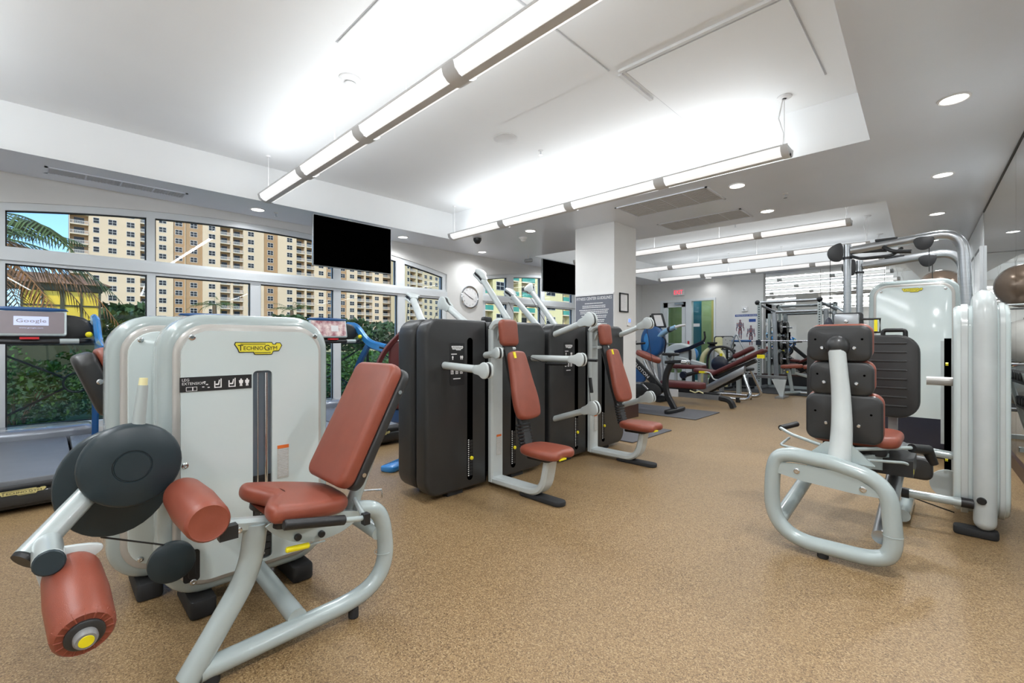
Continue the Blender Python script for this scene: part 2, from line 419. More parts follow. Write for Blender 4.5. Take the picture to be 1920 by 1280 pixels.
# mirrors
wr = MB(); quad_pts = lambda y0, y1, z0, z1, off, th: [(xr(y0)+off,y0,z0),(xr(y1)+off,y1,z0),(xr(y1)+off,y1,z1),(xr(y0)+off,y0,z1)]
def wslab(mb, y0, y1, z0, z1, off, th):
    a = quad_pts(y0,y1,z0,z1,off,th); b = quad_pts(y0,y1,z0,z1,off+th,th)
    mb.add(a+b, [(0,1,2,3),(4,5,6,7),(0,1,5,4),(1,2,6,5),(2,3,7,6),(3,0,4,7)]); return mb
wright = struct('wall_right', wslab(wr, YB, YF+.1, 0, 3.0, .012, .15), wall_m)
ms = [-2.6, -.4, 1.8, 4.03, 6.26, 9.0]
for i in range(5): part('mirror_panel', wslab(MB(), ms[i]+.003, ms[i+1]-.003, .12, 2.965, 0, .010), mirror_m, wright, smooth=0)
part('mirror_channel', wslab(MB(), YB, 9.0, 2.965, 2.98, -.008, .02), black_m, wright)
struct('baseboard_right', wslab(MB(), YB, YF, 0, .12, -.015, .026), brownb_m)
wfar = bpy.data.objects['wall_far']
fm = [-3.57, -2.35, -1.13, .09]
for i in range(3): part('mirror_panel', MB().box(fm[i]+.003, fm[i+1]-.003, YF-.03, YF-.02, .345, 2.975), mirror_m, wfar, smooth=0)
# white boarded wall beyond the mirror
struct('trim_3', wslab(MB(), 9.02, 13.2, .12, 2.97, -.006, .016), frame_m)
for i in range(5):
    part('board', wslab(MB(), 9.06+.82*i, 9.82+.82*i, .14, 2.52, -.035, .03), frame_m, bpy.data.objects['trim_3'])
    part('board_slot', wslab(MB(), 9.14+.82*i, 9.74+.82*i, 2.46, 2.50, -.038, .004), black_m, bpy.data.objects['trim_3'])
# pillar
p = MB(); p.box(-4.33, -3.62, 5.89, 6.53, 0, ZS)
pil = struct('wall_pillar', p, wall_m)
part('skirting', MB().box(-4.36,-3.59,5.86,6.56,0,.2), brownb_m, pil)

# ------------------------------------------------------------------ ceiling fittings
def pendant(y, label, x0=-5.96, x1=-1.06, k=1.):
    r = thing('linear_pendant_lamp', label, 'lamp', ((x0+x1)/2, y, 2.90), 'long pendant lamps under the ceiling', world=True)
    z0, z1 = 2.875, 2.955
    prof = [(-.10,z1),(-.088,z0+.035),(-.055,z0+.008),(-.03,z0),(.03,z0),(.055,z0+.008),(.088,z0+.035),(.10,z1)]
    body = MB()
    body.box(x0,x1,y-.03,y+.03,z0-.004,z0+.03); body.box(x0,x1,y-.104,y-.094,z1-.008,z1+.006); body.box(x0,x1,y+.094,y+.104,z1-.008,z1+.006)
    L = (x1-x0)/4
    def seg(a, b, pr, g=0): 
        m = MB(); n = len(pr)
        vs = [(a, y+q[0]*(1+g), q[1]-(.007 if g else 0)) for q in pr]+[(b, y+q[0]*(1+g), q[1]-(.007 if g else 0)) for q in pr]
        m.add(vs, [(i,i+1,n+i+1,n+i) for i in range(n-1)]); return m
    for i in range(5):
        c_ = x0+L*i; a = max(x0, c_-.06); b = min(x1, c_+.06)
        m = seg(a, b, prof, .03); n = len(prof)
        if i in (0, 4):
            xx = x0 if i == 0 else x1; m.add([(xx, y+q[0]*1.03, q[1]-.007) for q in prof], [tuple(range(n))])
        body.add(m.v, m.f)
    part('housing', body, pend_m, r)
    for i in range(4):
        a, b = x0+L*i+.06, x0+L*(i+1)-.06
        m = seg(a, b, prof[:4]); m2 = seg(a, b, prof[4:]); m.add(m2.v, m2.f)
        part('diffuser', m, lamp_m, r)
    for xx in (x0+.05, x0+L, x0+2*L, x0+3*L, x1-.05) if False else (x0+.05, x0+2*L-.6, x0+2*L+.6, x1-.05):
        part('suspension_wire', MB().tube([(xx,y,z0+.03),(xx,y,ZR)], .0035, 6).lathe((xx,y,ZR-.02),(0,0,1),[(.02,0),(.03,.02)],12), ltext_m, r)
    part('ceiling_rose', MB().lathe((x1-.05,y,ZR-.02),(0,0,1),[(.045,0),(.06,.01),(.06,.02)],18), ltext_m, r)
    part('power_cord', MB().tube([(x1-.07,y+.01,2.95),(x1-.06,y+.01,3.1),(x1-.10,y+.01,3.25),(x1-.06,y,3.42)], .006, 6), ltext_m, r)
    for sg in (-1, 1):       # asymmetric uplight optics, one to each side
        u = light('pendant_uplight', 'AREA', UP_W*.62*k, ((x0+x1)/2, y+sg*.05, 2.985), (0,0,1), shape='RECTANGLE', size=4.6, size_y=.08); u.rotation_euler = (PI+sg*1.38,0,0)
    dn = light('pendant_downlight', 'AREA', DOWN_W*k, ((x0+x1)/2, y, 2.865), (0,0,-1), shape='RECTANGLE', size=4.6, size_y=.06); dn.rotation_euler = (0,0,0)
    return r
pendant(1.86, 'long pendant lamp nearest the camera, running from the window side across the ceiling')
pendant(4.70, 'long pendant lamp along the far edge of the first ceiling recess')
pendant(8.12, 'first pendant lamp in the second recess, behind the pillar', k=.52)
pendant(10.2, 'middle pendant lamp of the three in the second recess', k=.45)
pendant(12.1, 'farthest pendant lamp, beside the edge of the second recess near the exit door', k=.45)
pendant(-.95, 'long pendant lamp over the space behind the camera, seen in the mirrors', k=1.4)
dls = [(-6.75,1.99,'over the arched window, near the long pendant end'),(-6.75,4.25,'between the big television and the clock'),(-6.75,6.07,'above the clock by the window wall'),
       (-4.9,5.45,'in the soffit in front of the pillar'),(-1.78,5.52,'beside the larger square vent'),(-1.83,6.88,'beside the smaller vent by the second recess'),
       (0,4.65,'nearest one in the right soffit'),(-.086,6.69,'second one in the right soffit'),(-.17,8.68,'third one in the right soffit'),(-.27,10.92,'fourth one in the right soffit'),
       (-4.95,13.0,'above the exit door'),(.1,2.2,'in the right soffit beside the camera'),(.17,.1,'in the right soffit behind the camera'),(.24,-1.7,'in the right soffit by the back wall'),(-6.75,8.3,'behind the small television')]
for (x, y, s) in dls:
    r = thing('recessed_downlight', 'round recessed downlight '+s, 'downlight', (x,y,ZS), 'recessed downlights in the soffit')
    part('trim_ring', MB().tube([(.085*math.cos(a*PI/12),.085*math.sin(a*PI/12),-.003) for a in range(24)], .009, 8, closed=True), ltext_m, r)
    part('lit_lens', MB().lathe((0,0,-.006),(0,0,1),[(.07,0),(.078,.003),(.078,.005)],24), spot_m, r)
    light('downlight_lamp', 'SPOT', SPOT_W*(3.4 if x > -.5 and y < 7 else 1.3 if x < -6.5 else .22 if y > 12.5 else .6 if y > 7 else 1.), (x,y,ZS-.02), (0,0,-1), (.97,.985,1), spot_size=2.8, spot_blend=.8, shadow_soft_size=.07)
def vent(x0, x1, y0, y1, n, label, axis='x'):
    r = thing('ceiling_vent', label, 'vent', ((x0+x1)/2,(y0+y1)/2,ZS), 'ceiling vents', world=True)
    z = ZS-.006; f = MB(); t = .025
    f.box(x0,x1,y0,y0+t,z-.004,ZS-.001).box(x0,x1,y1-t,y1,z-.004,ZS-.001).box(x0,x0+t,y0,y1,z-.004,ZS-.001).box(x1-t,x1,y0,y1,z-.004,ZS-.001)
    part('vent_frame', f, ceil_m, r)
    for i in range(n):
        if axis == 'x': a, b = x0+t+(x1-x0-2*t)*i/n, x0+t+(x1-x0-2*t)*(i+1)/n; q = (a+.008,b-.008,y0+t,y1-t)
        else: a, b = y0+t+(y1-y0-2*t)*i/n, y0+t+(y1-y0-2*t)*(i+1)/n; q = (x0+t,x1-t,a+.008,b-.008)
        g = MB(); g.box(*q, ZS-.003, ZS-.001)
        k = 10
        for j in range(k):
            yy = q[2]+(q[3]-q[2])*(j+.5)/k; g.box(q[0],q[1],yy-.003,yy+.006,ZS-.007,ZS-.003)
        part('grille', g, vent_m, r)
vent(-3.25,-2.04,5.30,5.92,4,'larger square-grilled ceiling vent between the pillar and the pendant')
vent(-3.25,-2.05,6.50,7.03,4,'smaller grilled ceiling vent beside the second recess')
vent(-6.87,-6.62,-.02,1.19,4,'long narrow slot vent above the arched window','y')
def plate(name, label, cat, x, y, prof, m=ltext_m, z=ZS, extra=None, group=None):
    r = thing(name, label, cat, (x,y,z), group)
    part('base', MB().lathe((0,0,0),(0,0,-1),prof,24), m, r)
    if extra: extra(r)
    return r
def sm(r):
    part('sensor_head', MB().lathe((0,0,-.035),(0,0,-1),[(.045,0),(.05,.01),(.03,.035),(.012,.04)],20), ltext_m, r)
    part('sensor_slot', MB().lathe((0,0,-.040),(0,0,-1),[(.048,0),(.0495,.006),(.046,.008)],20), black_m, r)
plate('smoke_detector','white smoke detector on the recess ceiling near the first pendant','smoke detector',-3.68,1.80,[(.09,0),(.09,.012),(.06,.03),(.05,.036)],z=ZR,extra=sm)
plate('smoke_detector','white smoke detector on the soffit in front of the pillar','smoke detector',-5.31,5.72,[(.07,0),(.07,.012),(.05,.03),(.045,.036)],extra=sm)
plate('ceiling_speaker','flat round grey ceiling speaker in the first recess','speaker',-3.54,3.53,[(.13,0),(.13,.006),(.115,.009),(.0,.010)],pend_m,z=ZR)
plate('dome_camera','small dark dome security camera under the soffit corner','camera',-5.93,5.22,[(.07,0),(.07,.03),(.062,.05),(.04,.085),(.01,.095)],black_m)
def spk(r): part('sprinkler_head', MB().cyl((0,0,-.002),(0,0,-.05),.008,8).lathe((0,0,-.05),(0,0,-1),[(.02,0),(.02,.003)],12), chrome_m, r)
for x,y,z,s in ((-3.47,4.04,ZR,'in the first recess near the second pendant'),(-1.46,6.23,ZS,'in the soffit beside the downlights'),(-6.75,2.22,ZS,'above the arched window beside a downlight'),(-3.0,9.2,ZR,'in the second recess')):
    plate('fire_sprinkler','small fire sprinkler '+s,'sprinkler',x,y,[(.03,0),(.028,.004),(.012,.008)],z=z,extra=spk,group='fire sprinklers')
plate('ceiling_speaker','flat round ceiling speaker in the second recess','speaker',-3.3,8.9,[(.13,0),(.13,.006),(.115,.009),(.0,.010)],pend_m,z=ZR)
for x0,x1,y0,y1,s in ((-3.3,-2.03,1.5,3.24,'left access panel in the first recess, crossed by a pendant'),(-1.95,-.76,3.33,4.55,'right access panel in the first recess ceiling')):
    r = thing('ceiling_access_panel','white '+s,'access panel',((x0+x1)/2,(y0+y1)/2,ZR),'ceiling access panels',world=True)
    part('panel', MB().box(x0+.012,x1-.012,y0+.012,y1-.012,ZR-.012,ZR-.002), ceil2_m, r)
    part('shadow_gap', MB().box(x0,x1,y0,y1,ZR-.003,ZR-.001), vent_m, r)
    if x0 < -3: continue
    part('edge_strip', MB().box(x0-.03,x1,y0-.05,y0-.02,ZR-.022,ZR-.001).box(x0-.06,x0-.025,y0,y0+.55,ZR-.022,ZR-.001), pend_m, r)
# televisions
def tv(y0, y1, z0, z1, x, label):
    r = thing('television', label, 'television', (x,(y0+y1)/2,z0), 'ceiling hung televisions', world=True)
    part('screen_panel', MB().slab(rrect(y1-y0,z1-z0,.008,2), (x-.03,(y0+y1)/2,(z0+z1)/2), Y3, Z3, X3, .03, .003), screen_m, r)
    part('bezel', MB().slab(rrect(y1-y0+.022,z1-z0+.022,.012,2), (x-.045,(y0+y1)/2,(z0+z1)/2), Y3, Z3, X3, .035, .004), alu_m, r)
    part('ceiling_bracket', MB().box(x-.20,x-.15,(y0+y1)/2-.03,(y0+y1)/2+.03,z1-.3,ZS).box(x-.20,x-.04,(y0+y1)/2-.15,(y0+y1)/2+.15,z1-.4,z1-.2), alu_m, r)
tv(2.52,3.69,2.235,2.915,-6.2,'big black television hanging in front of the arched window')
tv(7.30,8.43,2.255,2.93,-6.2,'smaller looking black television hanging left of the pillar')
# small projector / camera beside TV 2
r = thing('wall_camera','small silver security camera on the soffit beside the small television','camera',(-6.35,6.95,ZS))
part('camera_body', MB().cyl((-.02,-.03,-.12),(.02,.14,-.09),.04,16,.008), alu_m, r); part('mount', MB().cyl((0,.05,-.09),(0,.05,0),.012,10), ltext_m, r)
# clock
r = thing('wall_clock','round silver rimmed wall clock with white face reading ten to four','clock',(-7.15,6.07,2.10),world=True)
o = (-7.148,6.07,2.10)
part('rim', MB().lathe(o,X3,[(.225,0),(.235,.012),(.232,.03),(.215,.038),(.205,.03),(.203,.010)],40), chrome_m, r)
face = part('dial', MB().lathe(o,X3,[(.206,.004),(.206,.018)],40), ltext_m, r)
for i in range(12):
    a = PI/2-2*PI*(i+1)/12
    text(str(i+1), .030, V(o)+Y3*(-.0)+Y3*math.cos(a)*.165+Z3*(math.sin(a)*.165-.015)+X3*.0185, Y3, Z3, face, mat('grey print', lin(90,90,92), .5), 'numeral')
def hand(ang, L, wd):
    dv = Y3*math.cos(ang)+Z3*math.sin(ang); pv = X3.cross(dv)
    return MB().obox(V(o)+dv*(L/2-.02)+X3*.022, dv, pv, X3, L/2+.02, wd, .001)
part('hour_hand', hand(PI/2-2*PI*(3.83/12), .10, .006), dtext_m, r); part('minute_hand', hand(PI/2-2*PI*(50/60), .15, .004), dtext_m, r)
# banner on the pillar
r = thing('guidelines_banner','grey fitness center guidelines banner on the pillar front','banner',(-3.965,5.888,1.0),world=True)
ban_m = mat('slate banner cloth', lin(112,116,126), .7)
part('cloth', MB().box(-4.315,-3.635,5.880,5.886,.85,1.905), ban_m, r)
part('top_rail', MB().box(-4.32,-3.62,5.870,5.888,1.90,1.925), pend_m, r)
text('FITNESS CENTER GUIDELINES', .046, (-3.975,5.879,1.835), X3, Z3, r, ltext_m, w=.64)
lw = [.33,.42,.42,.54,.50,.50,.46,.44,.38,.36,.40,.38,.36,.32,.30,.26,.34,.30,.28,.24,.3,.26]
z = 1.80
for i, wd in enumerate(lw):
    if i in (1,3,6,8,10,12,13,14,15,16): z -= .012
    z -= .026
    ln = MB(); x = -3.975-wd/2
    while x < -3.975+wd/2:
        q = rnd.uniform(.012,.035); ln.box(x,min(x+q,-3.975+wd/2),5.8785,5.880,z,z+.012); x += q+.006
    part('text_line', ln, ltext_m, r, smooth=0)
def wall_frame(name,label,cat,o,u,w_,h_,n,m=black_m,paper=ltext_m):
    r = thing(name,label,cat,o,world=True)
    f = MB(); t = .018
    for (a,b,c1,d1) in ((-w_/2,w_/2,h_/2-t,h_/2),(-w_/2,w_/2,-h_/2,-h_/2+t),(-w_/2,-w_/2+t,-h_/2,h_/2),(w_/2-t,w_/2,-h_/2,h_/2)):
        f.obox(V(o)+V(u)*(a+b)/2+Z3*(c1+d1)/2+V(n)*.01, u, Z3, n, (b-a)/2, (d1-c1)/2, .01)
    part('frame', f, m, r); part('paper', MB().obox(V(o)+V(n)*.006, u, Z3, n, w_/2-t, h_/2-t, .003), paper, r)
    return r
nf = wall_frame('framed_notice','black framed notice on the right side of the pillar','picture frame',(-3.62,6.15,1.785),Y3,.25,.29,X3)
for i in range(9): part('text_line', MB().box(-3.611,-3.610,6.07,6.07+.14*(.7+.3*((i*7)%5)/5),1.88-.022*i,1.884-.022*i), vent_m, nf, smooth=0)
r = thing('thermostat','small white thermostat with a blue screen on the pillar','thermostat',(-3.62,6.28,1.5),world=True)
part('case', MB().slab(rrect(.09,.12,.01,2),(-3.62,6.30,1.49),Y3,Z3,X3,.02,.004), ltext_m, r)
part('display', MB().box(-3.60,-3.598,6.27,6.33,1.49,1.54), mat('blue lcd', lin(120,150,240), .3, emit=lin(110,140,240), estr=.6), r)
wall_frame('framed_notice','black framed notice on the wall behind the camera, seen in the far mirror','picture frame',(-2.3,YB,1.75),X3,.5,.5,Y3)
r = thing('wall_cupboard','dark brown tall cupboard against the wall behind the camera','cupboard',(-3.6,YB+.2,0),world=True)
part('body', MB().box(-3.9,-3.3,YB,YB+.4,.1,2.2), brownb_m, r)
for i in range(2): part('cupboard_door', MB().box(-3.89+.3*i,-3.61+.3*i,YB+.4,YB+.42,.12,2.18), brownb_m, r)
part('plinth', MB().box(-3.88,-3.32,YB+.02,YB+.38,0,.1), black_m, r)
# exit sign
r = thing('exit_sign','white exit sign with red letters above the glass door','exit sign',(-5.93,YF,2.66),world=True)
part('case', MB().slab(rrect(.34,.20,.01,2),(-5.93,YF-.02,2.66),X3,Z3,-Y3,.05,.006), ltext_m, r)
text('EXIT', .125, (-5.93,YF-.072,2.60), X3, Z3, r, mat('red letters', lin(228,40,70), .4, emit=lin(228,40,70), estr=.9), w=.27)
r = thing('wall_sensor','small black round sensor on the wall left of the glass door','sensor',(-6.85,YF,1.98),world=True)
part('body', MB().lathe((-6.85,YF,1.98),-Y3,[(.035,0),(.035,.015),(.02,.03)],16), black_m, r)
# muscle poster
r = thing('muscle_poster','white muscle diagram poster with blue header on the far pier','poster',(-4.02,YF-.122,1.3),world=True)
P = YF-.122
part('sheet', MB().box(-4.32,-3.70,P-.004,P,1.06,1.93), ltext_m, r)
part('header_band', MB().box(-4.30,-3.72,P-.006,P-.004,1.86,1.92), mat('poster blue', lin(40,76,150), .5), r)
text('MALE MUSCLE DIAGRAM', .034, (-4.01,P-.0065,1.874), X3, Z3, r, ltext_m, w=.52)
part('caption_block', MB().box(-3.95,-3.78,P-.006,P-.004,1.71,1.79), MATS['poster blue'], r)
mus_m = mat('muscle print', lin(176,96,86), .5, col2=lin(90,110,130), vary=.2, vscale=30)
for (cx, cz, s) in ((-4.17,1.56,1.0),(-3.90,1.40,1.0)):
    f = MB(); y_ = P-.005
    def el(x,z,a,b): f.lathe((cx+x*s,y_,cz+z*s),-Y3,[(a*s,0),(a*s,.001)],12) if abs(a-b)<1e-6 else f.slab([(x*s+a*s*math.cos(t*PI/6),z*s+b*s*math.sin(t*PI/6)) for t in range(12)],(cx,y_,cz),X3,Z3,-Y3,.001)
    el(0,.19,.025,.032); el(0,.08,.055,.085); el(0,-.03,.045,.05)
    el(-.075,.06,.018,.08); el(.075,.06,.018,.08); el(-.095,-.04,.012,.06); el(.095,-.04,.012,.06)
    el(-.028,-.13,.022,.09); el(.028,-.13,.022,.09); el(-.026,-.25,.015,.07); el(.026,-.25,.015,.07)
    part('muscle_figure', f, mus_m, r, smooth=0)
r = thing('wall_speaker_plate','small white square wall unit above the muscle poster','alarm',(-4.05,P,2.05),world=True)
part('case', MB().slab(rrect(.15,.13,.02,3),(-4.05,P,2.06),X3,Z3,-Y3,.04,.006), ltext_m, r); part('strobe', MB().slab(rrect(.06,.05,.01,3),(-4.05,P-.04,2.06),X3,Z3,-Y3,.015,.004), chrome_m, r)
# ------------------------------------------------------------------ outside
grass_m = mat('lawn', lin(70,96,44), .9, vary=.35, vscale=9)
pave_m = mat('pale paving', lin(196,186,168), .8, vary=.06)
cream1 = mat('cream stucco', lin(220,194,160), .8, vary=.03, vscale=.1)
cream2 = mat('tan stucco', lin(176,140,100), .8, vary=.03, vscale=.1)
cream3 = mat('pale stucco', lin(226,206,176), .8, vary=.03, vscale=.1)
pane_m = mat('dark far glass', lin(26,27,32), .35, vary=.3, vscale=.5, spec=.3)
rail_m = mat('balcony railing', lin(206,200,190), .6)
green_m = mat('green balcony glass', lin(70,150,130), .15, vary=.15, vscale=.4)
leaf_m = mat('palm green', lin(82,104,50), .5, vary=.35, vscale=3)
leafd_m = mat('dry palm brown', lin(158,110,58), .6, vary=.3, vscale=3)
leaf2_m = mat('shrub green', lin(88,128,54), .5, vary=.5, vscale=5)
bark_m = mat('palm bark', lin(120,98,74), .9, bump=.6, bscale=20)
gd = struct('ground_outside', MB().box(-400,-7.5,-200,400,-.9,-.5), grass_m)
struct('terrace_outside', MB().box(-9.4,-7.42,-6,15,-.5,-.06), pave_m)
def window_mesh(w_, h_, cols, rows, t=.11, d=.08):
    m = MB(); m.mi(0)
    m.box(0,d,-w_/2,w_/2,0,h_)
    m.mi(1)
    for i in range(cols):
        for j in range(rows):
            a = -w_/2+t+(w_-t)*i/cols; b = -w_/2+(w_-t)*(i+1)/cols; c_ = t+(h_-t)*j/rows; e = (h_-t)*(j+1)/rows
            m.box(d,d+.02,a,b,c_,e)
    return m
def balc_mesh(w_, h_, glassy=False, dep=1.5):
    m = MB(); m.mi(0).box(-dep,.25,-w_/2,w_/2,-.18,.05)                 # slab
    m.mi(1).box(-dep+.02,-dep+.06,-w_*.28,w_*.28,.05,2.2)                # glazed door
    if glassy: m.mi(3).box(.18,.22,-w_/2,w_/2,.05,1.0)
    else:
        m.mi(2).box(.14,.22,-w_/2,w_/2,.95,1.08).box(.14,.22,-w_/2,w_/2,.1,.18)
        k = int(w_/.28)
        for i in range(k+1): y = -w_/2+w_*i/k; m.box(.15,.2,y-.05,y+.05,.05,1.0)
    return m
def block(name, label, cols, X, z0, fl, nf, y0, y1, H, u0=None, wall=None, rot=0, loc=None, glassy=False):
    """cols: (type, ycentre, width): 's','d' windows, 'b' balcony, 't' tan set-back strip"""
    r = thing(name, label, 'building', loc or (X,0,-.5), rot=rot); zb = -.5
    L = (0,0,0); g = lambda x,y,z: (x,y,z-zb)
    edges = sorted([(c_[1]-c_[2]/2, c_[1]+c_[2]/2, c_[0]) for c_ in cols if c_[0] in 'bt'])
    y = y0; wl_ = MB()
    for a, b, t in edges:
        if a > y: wl_.box(-8,0,y,a,0,H+.5)
        y = b
    if y < y1: wl_.box(-8,0,y,y1,0,H+.5)
    part('facade_wall', wl_, wall or cream1, r, smooth=0)
    bk = MB()
    for a, b, t in edges:
        if t == 'b': bk.box(-8,-1.5,a,b,0,H+.5).box(-1.5,0,a,b,H-.2,H+.5)
    if bk.v: part('recess_wall', bk, cream2 if not glassy else cream3, r, smooth=0)
    tn = MB()
    for a, b, t in edges:
        if t == 't': tn.box(-8,-.7,a,b,0,H+.5)
    if tn.v: part('facade_strip', tn, cream2, r, 'darker tan set-back wall strip', smooth=0)
    part('roof_cornice', MB().box(-8,.5,y0,y1,H+.5,H+1.6), cream3, r, smooth=0)
    wm = {}; 
    for (t, yc, w_) in cols:
        for k in range(nf):
            z = z0+fl*k-zb
            if t in 'sdDt':
                key = (t, round(w_,1)) if t != 't' else ('t',)
                ww = 1.5 if t == 's' else (2.1 if t in 'dt' else w_)
                if key not in wm:
                    ob = part('window', window_mesh(ww, 1.75, 1 if t == 's' else 2, 2), [rail_m, pane_m], r, smooth=0); wm[key] = ob
                else: ob = inst(wm[key], (0,0,0), r)
                ob.location = (0 if t != 't' else -.7, yc, z+.9)
            elif t == 'b':
                key = ('b', round(w_,1))
                if key not in wm: ob = part('balcony', balc_mesh(w_, fl, glassy), [cream3, pane_m, rail_m, green_m], r, smooth=0); wm[key] = ob
                else: ob = inst(wm[key], (0,0,0), r)
                ob.location = (0, yc, z)
    return r
def yy(px, X):
    l = px-960; t = X/(-593.5+.7159*l); return t*(608.5+.6982*l)
def cc(X, lst):
    out = []
    for t, a, b in lst:
        p, q = yy(a,X), yy(b,X); out.append((t, (p+q)/2, q-p))
    return out
XB = -189
block('apartment_tower','cream apartment tower farthest left, sky beside it', cc(XB,[('b',131,166),('s',177,184),('d',204,218),('d',238,252),('b',263,279)]), XB, 1.1, 2.95, 15, yy(130,XB), yy(292,XB)-.1, 47)
block('apartment_tower','long cream apartment block with tan strips filling the middle windows',
      cc(XB,[('d',298,312),('t',325,347),('t',348,380),('d',392,403),('b',413,432),('b',437,456),('d',465,476),('t',495,521),('d',538,548),('b',556,571),('b',575,589),('d',598,606),('t',612,628),
             ('t',638,650),('d',656,664),('b',670,683),('b',686,698),('d',703,710),('b',718,733),('d',738,746)]), XB, 1.1, 2.95, 15, yy(292,XB), yy(750,XB), 47)
a_ = math.atan2(.323,.946)
block('apartment_tower','tall cream apartment tower at the right end of the arched window', [('s',2.5,2),('b',6,4.2),('b',11.3,3.6),('d',15.8,2),('d',20,2),('d',24.8,2),('d',30.5,2),('d',36,2),('d',41,2)], 0, 1.1, 2.95, 16, 0, 46, 50, rot=a_, loc=(-178.8,113.5,-.5), wall=mat('warm stucco', lin(218,196,156), .8, vary=.02))
XT = -65
cols = []
for t, a, b in (('b',905,924),('D',930,945),('b',953,972),('b',978,1002),('D',1024,1041),('b',1055,1068),('D',1071,1082)):
    p, q = yy(a,XT), yy(b,XT); cols.append((t,(p+q)/2,q-p))
block('hotel_building','pale yellow building with green glass balconies seen between the machine arms and the small television', cols, XT, .8, 3.2, 6, yy(904,XT), 118, 21, glassy=True, wall=mat('pale yellow stucco', lin(228,214,160), .8, vary=.02))
# stand-in for a window glass reflection, built as a low frame of yellow panes
r = thing('yellow_reflection','solid stand-in for a dark framed pavilion with yellow glazed panes behind the large palm','yellow_reflection',(-31,.5,-.5),world=True)
yl_m = mat('yellow reflected glow', lin(200,172,44), .3, vary=.2, vscale=.6, emit=lin(216,184,44), estr=.12)  # reflected light put into the panes as yellow colour and faint glow
ol = mat('dark olive frame', lin(62,60,36), .6)
part('frame', MB().box(-32,-30.1,-1.6,1.9,-.5,2.2).box(-30.3,-29.9,-1.6,1.9,3.55,3.85), ol, r)
for i in range(5):
    y = -.8+.65*i; w_ = .16 if i == 2 else .08
    part('post', MB().box(-30.1,-29.9,y-w_/2,y+w_/2,2.2,3.55), ol, r)
    if i < 4:
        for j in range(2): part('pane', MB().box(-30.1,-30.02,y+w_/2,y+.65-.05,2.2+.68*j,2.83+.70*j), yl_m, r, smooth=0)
part('mid_rail', MB().box(-30.08,-29.95,-.8,1.85,2.83,2.9), ol, r)
part('roof', MB().add([(-33,-2.4,3.85),(-29.4,-2.4,3.85),(-29.4,2.2,3.85),(-33,2.2,3.85),(-31.5,-1.4,4.5),(-31.5,1.2,4.5)],[(0,1,2,3),(0,1,4),(1,2,5,4),(2,3,5),(3,0,4,5)]), leafd_m, r, 'added brown shingled roof')
# long low white garden building under the towers
r = thing('canopy_building','long low white terrace building with railing under the towers','building',(-70,40,-.5),world=True)
part('wall', MB().box(-74,-70,-20,54,-.5,1.6), cream3, r)
part('parapet', MB().box(-74.2,-69.8,-20.2,54.2,1.6,2.0), rail_m, r)
for i in range(23): part('opening', MB().box(-70.0,-69.95,-17+3*i,-15.2+3*i,.2,1.3), pane_m, r, smooth=0)
for i in range(20): part('railing_post', MB().box(-72,-71.9,-14+3.4*i,-13.9+3.4*i,2.0,3.0), rail_m, r, smooth=0)
part('handrail', MB().box(-72.05,-71.85,-14,53,3.0,3.12), rail_m, r)
# palms and shrubs
def frond(mb, o, az, L, droop, n=26, w=.03, rise=.35, leafL=.42):
    o = V(o); h = V((math.cos(az), math.sin(az), 0)); side = V((-h.y, h.x, 0)); pts = []
    for i in range(n+1):
        t = i/n; pts.append(o+h*L*t*(1-.15*t)+Z3*(rise*L*t-droop*L*t*t))
    mb.tube(pts[::2], [.014*L/2, .003], 4)
    for i in range(2, n):
        t = i/n; ll = leafL*math.sin(PI*min(1,t*.9+.12))*L/2
        d = (pts[i+1]-pts[i]).normalized()
        for s in (-1, 1):
            tip = pts[i]+side*s*ll*.75+d*ll*.6-Z3*ll*(.35+.3*rnd.random()); b = pts[i]; e = d*w*.8
            mid = (b+tip)/2+Z3*ll*.08
            mb.add([b-e*.4, b+e*.4, mid+e*.5, tip, mid-e*.5], [(0,1,2,3,4)])
def palm(x, y, H, L, n, label, z0=-.5, dry=0, r0=.12, nl=22):
    r = thing('palm_tree', label, 'palm', (x,y,z0), 'palms in the garden')
    part('trunk', MB().tube([(0,0,0),(.05,.02,H*.5),(0,0,H)], [r0*1.2, r0*.8], 10), bark_m, r)
    for i in range(n):
        m = MB(); dr = i < dry
        frond(m, (0,0,H), i*2.399, L*rnd.uniform(.85,1.1), rnd.uniform(.75,1.0) if dr else rnd.uniform(.35,.75), nl, .022*L/2+.010, rnd.uniform(.0,.25) if dr else rnd.uniform(.2,.8))
        part('frond', m, leafd_m if dr else leaf_m, r, 'dry brown drooping frond' if dr else None, smooth=0)
    return r
palm(-11.0,-1.15,3.3,2.6,24,'large palm just outside the left window with dry brown fronds',dry=13,nl=40)
palm(-58,12.8,5.6,3.2,14,'left of the two small palms in front of the long apartment block',nl=12,r0=.25)
palm(-58,20.9,5.4,3.2,14,'right of the two small palms in front of the long apartment block',nl=12,r0=.25)
tree_m = mat('dark tree green', lin(58,82,44), .6, vary=.4, vscale=.6)
